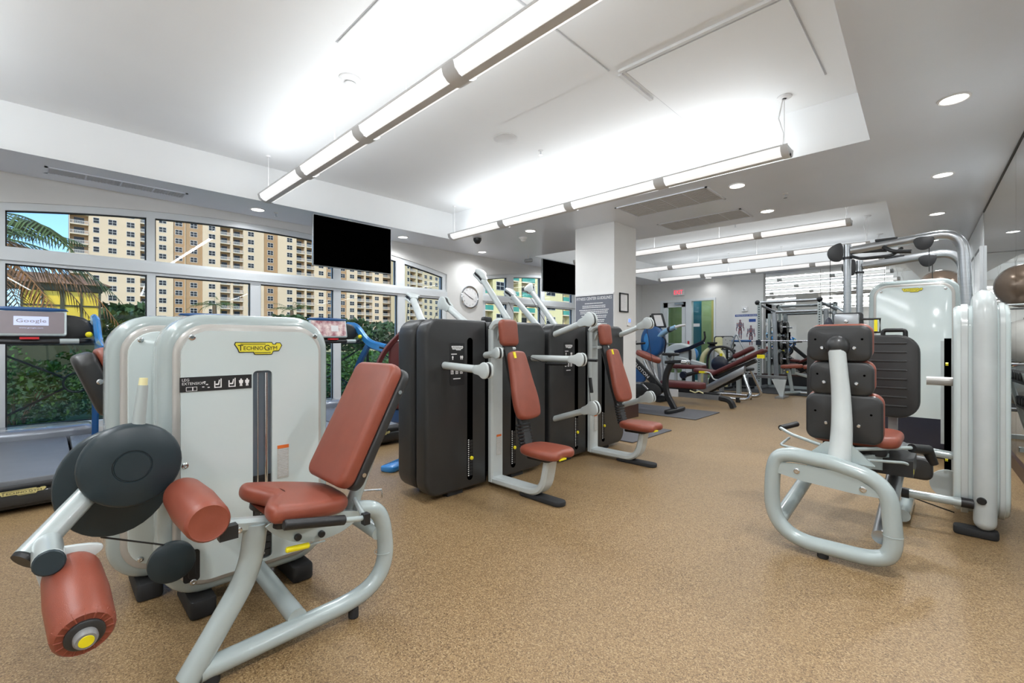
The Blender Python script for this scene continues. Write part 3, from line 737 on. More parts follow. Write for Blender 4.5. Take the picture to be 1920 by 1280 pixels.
def shrub(x, y, h, rad, n, label, z0=-.5, name='shrub', lf=.11):
    r = thing(name, label, 'shrub', (x,y,z0), 'garden shrubs'); st = MB()
    for i in range(7):
        a = i*2.4; st.tube([(0,0,0),(rad*.4*math.cos(a),rad*.4*math.sin(a),h*.6)],[.025,.008],5)
    part('stems', st, bark_m, r)
    m = MB()
    for i in range(n):
        a = rnd.uniform(0,2*PI); q = rad*rnd.random()**.4; z = h*(.12+.88*rnd.random()); q *= math.sqrt(max(.05,1-((z/h-.55)/.6)**2))
        c_ = V((q*math.cos(a),q*math.sin(a),z)); d = V((rnd.gauss(0,1),rnd.gauss(0,1),rnd.gauss(0,.7))).normalized(); s = d.orthogonal().normalized()*lf*.28
        m.add([c_-d*lf*.5, c_+s, c_+d*lf*.5, c_-s], [(0,1,2,3)])
    o = part('foliage', m, tree_m if name == 'garden_tree' else leaf2_m, r, smooth=0); o['kind'] = 'stuff'
    return r
sp = [(-12,-.4,2.3,1.2),(-13,.9,2.6,1.4),(-11.5,2.4,2.2,1.2),(-13,3.8,2.6,1.4),(-12,5.4,2.3,1.3),(-13,7.0,2.4,1.4),(-14,9,2.6,1.6),(-14,11.4,2.7,1.6),(-16,-1.6,3.2,1.8),(-17,2,2.4,1.8),(-18,6,2.3,2),(-13.5,13.6,2.9,1.6)]
nm = ['left end of the lower left pane','behind the cable brace','below the mullion','behind the middle panes','under the television','in front of the clock wall','left of the second window','in the second window','tall one behind the palm','behind the low hedge','far middle','right end of the second window']
for (x,y,h,q), s in zip(sp, nm): shrub(x,y,h*.58,q*.75,1500,'dense green garden shrub '+s)
for i,(px,X) in enumerate(((545,-52),(600,-60),(660,-54),(720,-60),(228,-45),(245,-60),(790,-60))):
    shrub(X, yy(px,X), 4.4 if i != 5 else 5.2, 2.5, 520, 'distant dark green tree below the towers, '+['left of the television','under the television','right of the middle treadmill','by the burgundy seat','beside the pavilion','behind the pavilion','under the right tower'][i], name='garden_tree', lf=.8)
# railing outside the window: X braces with rings
r = thing('terrace_railing','dark terrace railing with crossed braces and central rings outside the window','railing',(-8.6,3,-.06),world=True)
dk = mat('dark railing metal', lin(20,30,26), .4, .1)
for i in range(9):
    y0 = -2.3+1.72*i; y1 = y0+1.72; xx = -8.6; z0, z1 = .12, 1.14; yc, zc = (y0+y1)/2, (z0+z1)/2; R = .13
    part('post', MB().box(xx-.02,xx+.02,y0-.02,y0+.02,-.06,1.14), dk, r)
    m = MB(); m.tube([(xx,yc+R*math.cos(a*PI/10),zc+R*math.sin(a*PI/10)) for a in range(20)], .015, 6, closed=True)
    for sy in (-1,1):
        for sz in (-1,1):
            e = V((xx, y0 if sy<0 else y1, z0 if sz<0 else z1)); dv = (e-V((xx,yc,zc))).normalized(); m.tube([V((xx,yc,zc))+dv*R, e], .014, 6)
    part('crossed_brace', m, dk, r)
    part('pane', MB().box(xx-.005,xx+.003,y0+.03,y1-.03,z0,z1), tint_m, r, smooth=0)
part('top_rail', MB().box(-8.64,-8.56,-2.3,13.2,1.14,1.19).box(-8.62,-8.58,-2.3,13.2,.07,.12), dk, r)
# ------------------------------------------------------------------ strength machines
def chaikin(pts, n=2):
    for _ in range(n):
        q = []
        for i in range(len(pts)):
            a, b = pts[i], pts[(i+1)%len(pts)]
            q += [(a[0]*.75+b[0]*.25, a[1]*.75+b[1]*.25), (a[0]*.25+b[0]*.75, a[1]*.25+b[1]*.75)]
        pts = q
    return pts
BADGE = [(-1,.62),(-.96,1),(.56,1),(.60,.72),(.70,.72),(.72,.92),(.92,.92),(1,.45),(.92,-.1),(.86,-.45),(.62,-.50),(.55,-1),(-.18,-1),(-.24,-.62),(-.82,-.62),(-.88,-.05)]
def badge(r, o, u, v, w_, h_, yellow=True, gold=False):
    o, u, v = V(o), unit(u), unit(v); n = u.cross(v)
    pts = [(a*w_/2, b*h_/2) for a, b in BADGE]; t_ = max(.0006, w_*.004)
    b = part('badge', MB().slab(pts, o, u, v, n, t_*3), black_m if yellow else ltext_m, r)
    part('badge_plate', MB().slab(inset(pts, h_*.06), o+n*t_*3, u, v, n, t_), gold_m if gold else badge_m if yellow else ltext_m, b)
    oo = o+n*t_*4.2; dm = dtext_m
    text('T', h_*.44, oo-u*w_*.375-v*h_*.16, u, v, r, dm); text('ECHNO', h_*.30, oo-u*w_*.115-v*h_*.12, u, v, r, dm, w=w_*.40)
    text('G', h_*.44, oo+u*w_*.165-v*h_*.16, u, v, r, dm); text('YM', h_*.30, oo+u*w_*.305-v*h_*.12, u, v, r, dm, w=w_*.17)
    part('underline', MB().obox(oo+u*w_*.08-v*h_*.33, u, v, n, w_*.17, h_*.025, t_).obox(oo-u*w_*.12+v*h_*.34, u, v, n, w_*.26, h_*.022, t_), dm, r)
def bolt(r, o, n, s=.012, m=None):
    o = V(o); n = unit(n)
    return part('bolt', MB().lathe(o, n, [(s,0),(s,.003),(s*.75,.005),(s*.45,.005),(s*.45,.002)], 14), m or chrome_m, r)
def warn_label(r, o, u, v, w_, h_):
    o, u, v = V(o), unit(u), unit(v); n = u.cross(v)
    part('warning_label', MB().obox(o+n*.001, u, v, n, w_/2, h_/2, .0008), label_m, r)
    part('label_header', MB().obox(o+n*.002+v*(h_/2-h_*.05), u, v, n, w_/2, h_*.05, .0008), orange_m, r)
    ln = MB()
    for i in range(16): ln.obox(o+n*.0022+v*(h_*.36-h_*.052*i)-u*w_*.02, u, v, n, w_*(.36+.06*((i*5)%3)/2), h_*.008, .0004)
    part('text_line', ln, vent_m, r, smooth=0)
def hole_poly(outer, hole):
    """keyhole polygon: outer ccw with a hole"""
    k = max(range(len(outer)), key=lambda i: outer[i][1]-abs(outer[i][0]-hole[0][0])*2)
    h = hole[::-1]; j = max(range(len(h)), key=lambda i: h[i][1]-abs(h[i][0]-outer[k][0])*.2)
    h = h[j:]+h[:j]; o = outer[k:]+outer[:k]
    return o+[o[0]]+h+[h[0]]
def silver_tower(r, o, u, n, W=.72, H=1.24, D=.2, z0=.08, rad=.17, slot=None, feet=True, badge_at=None, bolts=True, panel=True, low=None):
    o, u, n = V(o), unit(u), unit(n); c_ = o+Z3*(z0+H/2)
    part('housing', MB().slab(rrect(W,H,rad,8), c_-n*D, u, Z3, n, D, .045, 5), steel_m, r)
    part('rim', MB().slab(rrect(W-.09,H-.09,rad-.035,8), c_-n*.004, u, Z3, n, .022, .018, 4, back=False), rim_m, r, 'warm grey bevelled rim')
    if not panel: return
    out = rrect(W-.14,H-.15,rad-.06,8); pp = c_+n*.012
    if slot:
        sy0, sy1, sz0, sz1 = slot
        hz = rrect(sy1-sy0, sz1-sz0, .018, 3, (sy0+sy1)/2, (sz0+sz1)/2-z0-H/2)
        part('front_panel', MB().slab(hole_poly(out, hz), pp, u, Z3, n, .022), pale_m, r, smooth=20)
        zc = (sz0+sz1)/2; L = sz1-sz0
        part('stack_slot', MB().obox(o+u*(sy0+sy1)/2+Z3*zc+n*.0190, u, Z3, n, (sy1-sy0)/2-.001, L/2-.001, .001), slate_m, r)
        wv = sy1-sy0
        part('stack_top', MB().obox(o+u*(sy0+sy1)/2+Z3*(sz0+.20)+n*.022, u, Z3, n, wv*.46, .195, .002), black_m, r)
        part('guide_rod', MB().cyl(o+u*(sy0+wv*.28)+Z3*(sz0+.3)+n*.025, o+u*(sy0+wv*.28)+Z3*(sz1-.01)+n*.025, .0035, 10).cyl(o+u*(sy0+wv*.72)+Z3*(sz0+.36)+n*.025, o+u*(sy0+wv*.72)+Z3*(sz1-.01)+n*.025, .008, 10), chrome_m, r)
        for i in range(9):
            part('weight_plate', MB().obox(o+u*(sy0+sy1)/2+Z3*(sz0+.025+.032*i)+n*.024, u, Z3, n, wv*.42, .0135, .007), char_m, r)
            text(str(200-10*i), .010, o+u*(sy0+sy1)/2+Z3*(sz0+.020+.032*i)+n*.0315, u, Z3, r, ltext_m)
    else: part('front_panel', MB().slab(out, pp, u, Z3, n, .02, .006, 2, back=False), pale_m, r)
    if low: part('lower_panel', MB().obox(o+Z3*(low/2+.1)+n*.034, u, Z3, n, W/2-.08, low/2, .003), navy_m, r, 'dark navy lower panel')
    if bolts:
        for a, b in ((-1,1),(1,1),(-1,-1),(1,-1)): bolt(r, c_+u*a*(W/2-.115)+Z3*b*(H/2-.115)+n*.034, n)
    if feet:
        for a in (-1, 1):
            part('foot', MB().slab(rrect(.10,D+.10,.02,3), o+u*a*(W/2-.15)-n*D/2, u, n, Z3, z0-.0, .012, 2), rubber_m, r)
    if badge_at: badge(r, o+u*badge_at[0]+Z3*badge_at[1]+n*.0345, u, Z3, badge_at[2], badge_at[3])
# --- leg extension in the foreground
r = thing('leg_extension_machine','silver leg extension machine with brown leather seat and ankle roller in the left foreground','exercise machine',(-2.1,.65,0),world=True)
silver_tower(r, (-2.375,.685,0), Y3, X3, slot=(-.015,.068,.17,1.06), badge_at=(.01,1.165,.205,.06), bolts=False)
XP = -2.340
for y,z in ((.434,1.216),(.955,1.224),(.409,.669),(.438,.165),(.94,.30)): bolt(r, (XP,y,z), X3, .013)
part('placard', MB().box(XP,XP+.002,.39,.664,.982,1.045), black_m, r)
text('LEG', .011, (XP+.0025,.397,1.028), Y3, Z3, r, ltext_m, align='LEFT'); text('EXTENSION', .011, (XP+.0025,.397,1.012), Y3, Z3, r, ltext_m, align='LEFT')
pc = MB(); px_ = XP+.0022
for y,w_ in ((.412,.024),(.436,.016)): 
    for (a,b,c1,d1) in ((0,w_,.985,.987),(0,w_,1.001,1.003),(0,.002,.985,1.003),(w_-.002,w_,.985,1.003)): pc.box(px_,px_+.0006,y+a,y+b,c1,d1)
for y in (.515,.570):                                                  # small seated figure pictograms
    pc.slab([(0,0),(.028,0),(.028,.04),(.024,.04),(.024,.004),(.004,.004),(.004,.03),(0,.03)],(px_,y,.993),Y3,Z3,X3,.0006).slab([(.006,.012),(.018,.012),(.022,.034),(.018,.036),(.014,.018),(.004,.018)],(px_,y,.993),Y3,Z3,X3,.0006)
for y in (.620,.645):                                                  # standing figures
    pc.slab([(-.003,.034),(.003,.034),(.003,.028),(.009,.026),(.007,.012),(.004,.014),(.005,0),(.001,0),(0,.012),(-.001,0),(-.005,0),(-.004,.014),(-.007,.012),(-.009,.026),(-.003,.028)],(px_,y,.994),Y3,Z3,X3,.0006)
for y,z in ((.475,1.02),(.484,1.008),(.47,.998),(.49,.995)): pc.box(px_,px_+.0006,y,y+.008,z,z+.004)
part('pictogram', pc, ltext_m, r, smooth=0)
warn_label(r, (XP,.802,.615), Y3, Z3, .052, .16)
part('cable_port', MB().slab(rrect(.06,.135,.014,4),(XP,.432,.235),Y3,Z3,X3,.002).slab(rrect(.028,.10,.013,4),(XP+.002,.432,.235),Y3,Z3,X3,.012,.005), black_m, r)
XL = -1.87
part('front_post', MB().tube(rpath([(XL,.335,.045),(XL,.525,.345),(XL,.545,.52)],.10), .040, 18), steel_m, r)
part('loop_frame', MB().tube(rpath([(XL,.93,.47),(XL,1.06,.44),(XL,1.098,.19),(XL,.99,.075),(XL,.37,.055)],[0,.09,.16,.14,0],8), .036, 18), steel_m, r)
part('cross_tube', MB().cyl((XL,.695,.10),(-2.36,.695,.13),.036,18), steel_m, r)
part('cross_tube', MB().cyl((XL,1.05,.33),(-2.40,1.0,.40),.032,18), steel_m, r)
part('weld_ring', MB().tube([(XL+.0372*math.cos(a*PI/10),1.072+.0372*math.sin(a*PI/10)*1,.24) for a in range(20)],.0012,6,closed=True), steel_m, r)
part('seat_rail', MB().strip([(XL,.36,.553),(XL,.96,.435)], .05, .05, X3), steel_m, r)
part('cross_tube', MB().cyl((XL,.38,.535),(-2.36,.38,.55),.026,14), steel_m, r)
part('side_plate', MB().slab(chaikin([(-.06,.03),(.32,-.02),(.32,-.06),(.22,-.105),(.08,-.095),(-.02,-.03)],2),(-1.80,.60,.515),Y3,Z3,X3,.008), steel_m, r)
for y,z in ((.665,.455),(.755,.44)): part('plastic_cap', MB().cyl((-1.792,y,z),(-1.775,y,z),.013,14,.003), black_m, r)
bolt(r,(-1.80,.47,.535),X3,.011); bolt(r,(-1.80,.60,.53),X3,.012)
part('foot', MB().cyl((XL,.93,0),(XL,.93,.045),.022,14,.004), rubber_m, r); part('foot', MB().cyl((XL,.40,0),(XL,.40,.035),.03,14), rubber_m, r)
ca, sa = math.cos(.17), math.sin(.17); us, ns_ = V((0,ca,-sa)), V((0,sa,ca))
so = chaikin([(0,-.19),(.02,-.215),(.16,-.205),(.30,-.16),(.345,-.10),(.35,.10),(.30,.16),(.16,.205),(.02,.215),(0,.19),(0,.13),(.03,.06),(.045,.03),(.05,0),(.045,-.03),(.03,-.06),(0,-.13)],2)
so = [(a-.01,b) for a,b in so]
part('seat', MB().slab(so,V((-1.93,.555,.545)),us,-X3,ns_,.068,.030,5,dome=.006), leather_m, r)
part('seat_base', MB().slab([(a*.82+.03,b*.78) for a,b in so],V((-1.93,.555,.515)),us,-X3,ns_,.03,.006,2), black_m, r, 'black seat base')
ub, nb = V((0,.458,.889)).normalized(), V((0,-.889,.458)).normalized(); bc = V((-1.925,.935,.86))
part('backrest', MB().slab(rrect(.35,.555,.05,6),bc-nb*.065,-X3,ub,nb,.065,.024,5,dome=.004), leather_m, r)
part('backrest_shell', MB().slab(rrect(.345,.55,.05,6),bc-nb*.105,-X3,ub,nb,.042,.012,3), char_m, r, 'charcoal plastic rear shell')
for k in (-.2,.17): part('bolt', MB().cyl(bc-nb*.08+ub*k+X3*.170,bc-nb*.08+ub*k+X3*.182,.009,12), chrome_m, r)
part('backrest_support', MB().tube([(-1.90,.93,.46),(-1.90,.985,.60),(-1.90,1.09,.85)],.030,14), steel_m, r)
g = part('hand_grip', MB().cyl((-1.70,.585,.548),(-1.70,.81,.503),.019,16,.004), black_m, r)
part('grip_rail', MB().tube(rpath([(-1.70,.80,.505),(-1.70,.895,.486),(-1.86,.93,.515)],.03), .0105, 12), steel_m, r)
part('rail_clamp', MB().box(-1.715,-1.685,.885,.91,.462,.505), black_m, r)
part('release_lever', MB().cyl((-1.765,.615,.428),(-1.765,.70,.420),.011,14,.004), yellow_m, r, 'yellow release lever grip')
part('lever_rod', MB().tube([(-1.765,.70,.42),(-1.765,.76,.418)],.004,8), steel_m, r)
part('adjustment_rod', MB().tube([(-2.0,1.0,.50),(-1.93,1.10,.50),(-1.93,1.10,.46)],.005,8), chrome_m, r)
# thigh roller
def roller(r, p0, p1, rad, name, m=leather_m, n=28, puff=.012):
    p0, p1 = V(p0), V(p1); L = (p1-p0).length
    pr = [(rad*.3,-.004),(rad*.82,-.002),(rad*.95,.010),(rad,.03),(rad+puff*.5,L*.5),(rad,L-.03),(rad*.96,L-.010),(rad*.86,L-.001),(rad*.80,L-.003),(rad*.3,L)]
    return part(name, MB().lathe(p0,p1-p0,pr,n), m, r)
roller(r,(-2.13,.365,.612),(-1.72,.365,.612),.066,'thigh_roller')
part('roller_bracket', MB().box(-1.78,-1.745,.40,.455,.53,.575).box(-2.1,-1.76,.355,.375,.54,.56), black_m, r)
# cam, disc, arm
part('cam_plate', MB().slab([(.175*math.cos(t*PI/18)-.02*math.sin(t*PI/18),.20*math.sin(t*PI/18)+.03*math.cos(t*PI/18)) for t in range(36)],(-2.32,.185,.665),Y3,Z3,X3,.05,.01,2), disc_m, r)
dk_ = part('pivot_disc', MB().lathe((-2.20,.217,.745),X3,[(.140,0),(.150,.008),(.152,.03),(.148,.055),(.138,.064),(.058,.068),(.056,.064),(.053,.064),(.051,.069),(.001,.070)],44), disc_m, r)
part('pivot_shaft', MB().cyl((-2.36,.217,.745),(-2.2,.217,.745),.03,16), steel_m, r)
part('counterweight_post', MB().tube([(-2.17,.235,.86),(-2.17,.25,1.035)],[.021,.016],14), silver_m, r)
part('post_tip', MB().tube([(-2.17,.250,1.035),(-2.17,.252,1.062)],[.014,.013],12), cream_m, r, 'cream plastic tip')
part('lever_arm', MB().tube([(-2.285,.18,.725),(-2.05,-.045,.530)],.036,18), silver_m, r)
part('arm_end_cap', MB().tube([(-2.05,-.045,.530),(-2.044,-.053,.523)],[.036,.034],18), black_m, r)
part('roller_joint', MB().cyl((-2.10,-.0,.55),(-1.88,.004,.558),.037,20,.004), silver_m, r)
part('joint_cap', MB().cyl((-1.88,.004,.558),(-1.868,.004,.559),.0365,20,.004), disc_m, r)
part('bracket_plate', MB().slab(chaikin([(-.03,.03),(.12,.015),(.13,-.015),(.05,-.05),(.04,-.135),(0,-.14),(-.03,-.02)],2),(-1.97,.0,.545),Y3,Z3,X3,.02,.004,2), white_m, r)
roller(r,(-1.97,.052,.487),(-1.655,.070,.420),.068,'ankle_roller',puff=.008)
ax = V((-1.655,.070,.420))-V((-1.97,.052,.487)); ax.normalize(); e = V((-1.655,.070,.420))
part('roller_flange', MB().lathe(e-ax*.004,ax,[(.042,0),(.042,.008),(.037,.012)],28), char_m, r)
part('roller_end_cap', MB().lathe(e+ax*.006,ax,[(.025,0),(.026,.016),(.022,.024)],24), midgrey_m, r)
part('yellow_cap', MB().lathe(e+ax*.0295,ax,[(.0165,0),(.016,.002)],24), yellow_m, r, 'round yellow end button')
pk = MB()
for i in range(16):
    a = 2*PI*i/16; u_, v_, _ = frame_n(ax); d = u_*math.cos(a)+v_*math.sin(a); pk.tube([e+d*.043+ax*-.001, e+d*.057-ax*.002, e+d*.0675-ax*.016],[.002,.003,.001],5)
part('gather_pleat', pk, leather_m, r)
part('cable_pulley', MB().lathe((-2.27,.35,.312),X3,[(.072,0),(.080,.005),(.080,.026),(.072,.032)],32), disc_m, r)
part('cable', MB().tube([(-2.29,.14,.465),(-2.255,.33,.385)],.0035,6).tube([(-2.255,.35,.238),(-2.33,.43,.235)],.0035,6), black_m, r)
# --- machine back to back behind it
r = thing('leg_curl_machine','silver weight tower machine directly behind the leg extension tower, its dark backrest towards the treadmill','exercise machine',(-2.9,.55,0),world=True)
silver_tower(r, (-2.715,.545,0), Y3, X3, D=.22)
part('cable_port', MB().cyl((-2.682,.60,1.0),(-2.675,.60,1.0),.03,16), black_m, r)
part('cable_arc', MB().tube([(-2.66,.60+.12*math.cos(a*PI/12),.55+.16*math.sin(a*PI/12)) for a in range(0,13)],.012,8), steel_m, r)
ub2 = V((0,-.35,.94)).normalized(); nb2 = V((0,-.94,-.35)).normalized()
part('backrest', MB().slab(rrect(.34,.34,.06,5),V((-3.32,.23,.99)),X3,ub2,-nb2,.06,.02,4), leather_m, r)
part('backrest_shell', MB().slab(rrect(.35,.34,.06,5),V((-3.32,.23,.99)),X3,ub2,nb2,.10,.03,3), char_m, r, 'charcoal plastic rear shell')
bolt(r,V((-3.143,.19,.99)),X3,.014)
part('seat', MB().slab(rrect(.36,.4,.08,5),(-3.3,.62,.55),X3,Y3,Z3,.07,.025,3), leather_m, r)
part('support_arm', MB().strip([(-3.15,.26,.86),(-3.15,.52,.55)],.05,.03,X3), steel_m, r)
part('loop_frame', MB().tube(rpath([(-3.3,.3,.05),(-3.3,.5,.5),(-3.3,.9,.5),(-3.3,1.0,.05),(-3.3,.35,.05)],.1),.034,14), steel_m, r)
part('cross_tube', MB().cyl((-3.3,.65,.06),(-2.9,.65,.12),.034,14), steel_m, r)

# --- charcoal strength stations
def shell_outline(w_, h_, left, r1=.12, r2=.015):
    p = rrect(w_, h_, r1, 7); q = rrect(w_, h_, r2, 7); n = len(p)//4; o = []
    for k in range(4):
        corner_left = k in (1, 2)
        src = p if (corner_left == left) else q
        o += src[k*n:(k+1)*n]
    return o
def pulley_head(mb, p, d, up=Z3, s=1.):
    """flattened rounded head at the end of an arm, plate normal = side"""
    p, d = V(p), unit(d); side = d.cross(V(up)).normalized(); u2 = side.cross(d).normalized()
    pts = chaikin([(-.05*s,-.03*s),(.02*s,-.035*s),(.055*s,-.06*s),(.10*s,-.05*s),(.115*s,0),(.10*s,.05*s),(.055*s,.06*s),(.02*s,.035*s),(-.05*s,.03*s)],2)
    mb.mi(0).slab(pts, p-side*.032*s, d, u2, side, .022*s, .008*s, 2); mb.slab(pts, p+side*.010*s, d, u2, side, .022*s, .008*s, 2)
    mb.mi(1).slab([(a*.92+.004,b*.92) for a,b in pts], p-side*.010*s, d, u2, side, .020*s)
    return mb.mi(0)
def arm_part(r, p0, p1, rad=.030, name='pulley_arm', s=1., up=Z3):
    m = MB(); p0, p1 = V(p0), V(p1); d = unit(p1-p0)
    m.tube([p0,p1],rad,14); m.sph(p0,rad*.98,8); pulley_head(m, p1, d, up, s)
    return part(name, m, [white_m, black_m], r)
def station(label, loc, arms):
    r = thing('strength_machine', label, 'exercise machine', loc, 'charcoal strength machines with brown pads')
    for k, left in ((-.365, True), (.385, False)):
        out = shell_outline(.61, 1.335, left)
        part('side_housing', MB().slab(out,(-.14,k,.700),Y3,Z3,X3,.14,.028,4), char_m, r)
        sk = k+(.115 if left else -.14)
        part('stack_slot', MB().slab(rrect(.055,1.13,.027,5),(.0005,sk,.66),Y3,Z3,X3,.002).slab(rrect(.030,1.10,.014,4),(.0022,sk,.66),Y3,Z3,X3,.0008), screen_m, r)
        wp = MB()
        for i in range(11): wp.box(.001,.006,sk-.006,sk+.022,.13+.026*i,.152+.026*i)
        part('weight_plate', wp, black_m, r, smooth=0)
        tk = MB()
        for i in range(18): tk.box(.003,.0045,sk-.022,sk-.012,.13+.0165*i,.138+.0165*i)
        part('weight_number', tk, ltext_m, r, smooth=0)
        part('selector_pin', MB().cyl((.004,sk+.008,.27),(.022,sk+.008,.27),.015,14,.004), yellow_m, r, 'round yellow selector pin')
    for k in (-.45,.25): part('foot', MB().box(-.13,-.03,k,k+.15,0,.035), rubber_m, r)
    part('placard', MB().slab(rrect(.145,.33,.012,3),(.0005,-.38,1.02),Y3,Z3,X3,.002), black_m, r)
    badge(r,(.003,-.38,1.145),Y3,Z3,.115,.034,False)
    pc = MB()
    pc.box(.003,.0036,-.44,-.385,1.095,1.102)
    for y in (-.425,-.345,-.33): pc.slab([(-.004,.03),(.004,.03),(.008,.018),(.004,.012),(.004,0),(-.004,0),(-.004,.012),(-.008,.018)],(.003,y,1.055),Y3,Z3,X3,.0006)
    for y in (-.43,-.385,-.34): pc.slab([(-.013,0),(.013,0),(.013,.04),(.009,.04),(.009,.006),(-.009,.006),(-.009,.04),(-.013,.04)],(.003,y,.945),Y3,Z3,X3,.0006).box(.003,.0036,y-.004,y+.004,.955,.98)
    pc.box(.003,.0036,-.42,-.35,.905,.912)
    part('pictogram', pc, ltext_m, r, smooth=0)
    part('centre_column', MB().strip(rpath([(.02,.012,.04),(.02,.012,1.30),(.07,.012,1.355),(.16,.012,1.355)],[0,.0,.05,0]),.135,.06,Y3), white_m, r)
    part('column_gusset', MB().slab([(0,0),(.12,0),(.10,-.01),(.06,-.03),(.03,-.08),(0,-.14)],(.045,.05,1.335),X3,Z3,-Y3,.05), white_m, r)
    warn_label(r,(.052,.02,.34),Y3,Z3,.055,.17)
    part('base_arm', MB().strip(rpath([(.02,.01,.055),(.56,.01,.055),(.62,.01,.35)],[0,.14,0],10),.12,.055,Y3), white_m, r)
    part('base_foot', MB().slab(rrect(.42,.11,.05,5),(.53,.01,0),X3,Y3,Z3,.035,.01,2), rubber_m, r)
    part('seat', MB().slab(chaikin([(-.19,-.10),(-.10,-.15),(.12,-.16),(.20,-.10),(.16,0),(.20,.10),(.12,.16),(-.10,.15),(-.19,.10)],2),(.575,.01,.345),X3,Y3,V((-.10,0,1)).normalized(),.065,.028,4,dome=.006), leather_m, r)
    part('seat_base', MB().slab(rrect(.22,.18,.03,3),(.55,.01,.315),X3,Y3,Z3,.03,.006,2), black_m, r)
    part('seat_tab', MB().box(.73,.755,-.06,.02,.345,.355), yellow_m, r)
    up = V((-.16,0,.55)).normalized(); np_ = V((.55,0,.16)).normalized(); pc_ = V((.30,.01,.845))
    part('backrest', MB().slab(chaikin([(-.10,-.27),(.10,-.27),(.13,-.22),(.135,-.10),(.115,.02),(.10,.16),(.09,.25),(.06,.275),(-.06,.275),(-.09,.25),(-.10,.16),(-.115,.02),(-.135,-.10),(-.13,-.22)],2),pc_,Y3,up,np_,.065,.026,5,dome=.006), leather_m, r)
    part('backrest_tab', MB().obox(pc_+up*.235+np_*.067-Y3*.055,Y3,up,np_,.012,.025,.004), yellow_m, r, 'small yellow tab')
    part('headrest', MB().slab(rrect(.19,.215,.04,5),(.145,.01,1.262),Y3,V((-.12,0,1)).normalized(),V((1,0,.12)).normalized(),.06,.024,4,dome=.005), leather_m, r)
    part('headrest_bar', MB().cyl((.15,-.09,1.135),(.15,.11,1.135),.016,12,.003).cyl((.04,-.02,1.13),(.15,-.02,1.135),.014,12), white_m, r)
    rb = MB()
    for i in range(7): rb.slab(rrect(.15,.022,.009,3),(.335+.006*i,.0,.545-.026*i),Y3,Z3,X3,.03,.006,2)
    part('bellows', rb, black_m, r)
    part('back_post', MB().strip([(.12,.012,1.30),(.27,.012,.75),(.38,.012,.40)],.09,.05,Y3), char_m, r)
    for (p0,p1,s) in arms: arm_part(r,p0,p1,.028,s=s)
    return r
s1 = station('charcoal press machine with two brown pads and seat, nearest one behind the leg extension backrest',(-2.76,2.60,0),
    [((0,-.50,1.015),(.40,-.50,1.0),1.),((0,.50,1.045),(.47,.50,1.045),1.),((.05,-.12,1.085),(.17,-.14,1.10),.8)])
part('cable_grip', MB().cyl((.20,.47,1.0),(.42,.47,1.005),.014,12,.003).tube([(.20,.47,1.0),(.02,.42,1.06)],.003,6), black_m, s1)
s2 = station('charcoal row machine with four white pulley arms, beside the pillar',(-2.76,4.02,0),
    [((0,-.60,1.265),(.36,-.62,1.37),1.15),((0,.60,1.27),(.28,.60,1.37),1.15),((0,-.60,.45),(.38,-.60,.575),1.15),((0,.60,.45),(.30,.60,.56),1.15)])
part('cable', MB().tube([(.42,-.60,.58),(.36,-.56,.9),(.32,-.5,1.30)],.003,6), black_m, s2); part('cable', MB().tube([(.33,.60,1.35),(.45,.62,.62)],.003,6), black_m, s2)
part('cable_grip', MB().cyl((.36,-.50,.72),(.34,-.50,.86),.015,12,.003).cyl((.12,-.47,1.02),(.40,-.47,1.02),.014,12,.003), black_m, s2)
def twin(label, loc, arms):
    r = thing('cable_machine', label, 'exercise machine', loc, 'charcoal machines backing onto the row')
    for k, left in ((-.345, True), (.375, False)):
        part('side_housing', MB().slab(shell_outline(.62,1.33,left,.13),(-.40,k,.705),Y3,Z3,X3,.225,.04,4), char_m, r)
    for k in (-.45,.25): part('foot', MB().box(-.38,-.2,k,k+.15,0,.045), rubber_m, r)
    part('centre_column', MB().strip([(-.42,.01,.04),(-.42,.01,1.36)],.12,.06,Y3), white_m, r)
    for (p0,p1,s,u_) in arms:
        arm_part(r,p0,p1,.034,s=s,up=u_)
    return r
t1 = twin('charcoal cable machine behind the nearest press machine, white arms above the housings',(-2.78,2.60,0),
    [((-.35,.70,1.25),(-1.02,.82,1.90),1.25,Y3),((-.35,-.42,1.30),(-1.10,-.04,1.615),1.25,Y3),((-.5,.2,1.33),(-.85,.20,1.54),1.2,X3)])
part('cable', MB().tube([(-1.1,-.1,1.56),(-1.0,-.2,1.2)],.003,6).tube([(-.95,.15,1.5),(-.6,-.2,1.3)],.003,6), black_m, t1)
t2 = twin('charcoal cable machine behind the row machine, two white arms in front of the window',(-2.78,4.02,0),
    [((-.35,-.32,1.28),(-1.12,-.02,1.76),1.25,Y3),((-.35,-.05,1.30),(-1.12,.34,1.84),1.2,X3)])
part('cable', MB().tube([(-1.15,-.05,1.68),(-.9,.0,1.2)],.003,6).tube([(-1.12,.32,1.76),(-.75,.25,1.35)],.003,6), black_m, t2)
part('top_module', MB().slab(rrect(.10,.07,.02,3),(-.30,.20,1.385),Y3,Z3,X3,.05,.01,2), black_m, t1)

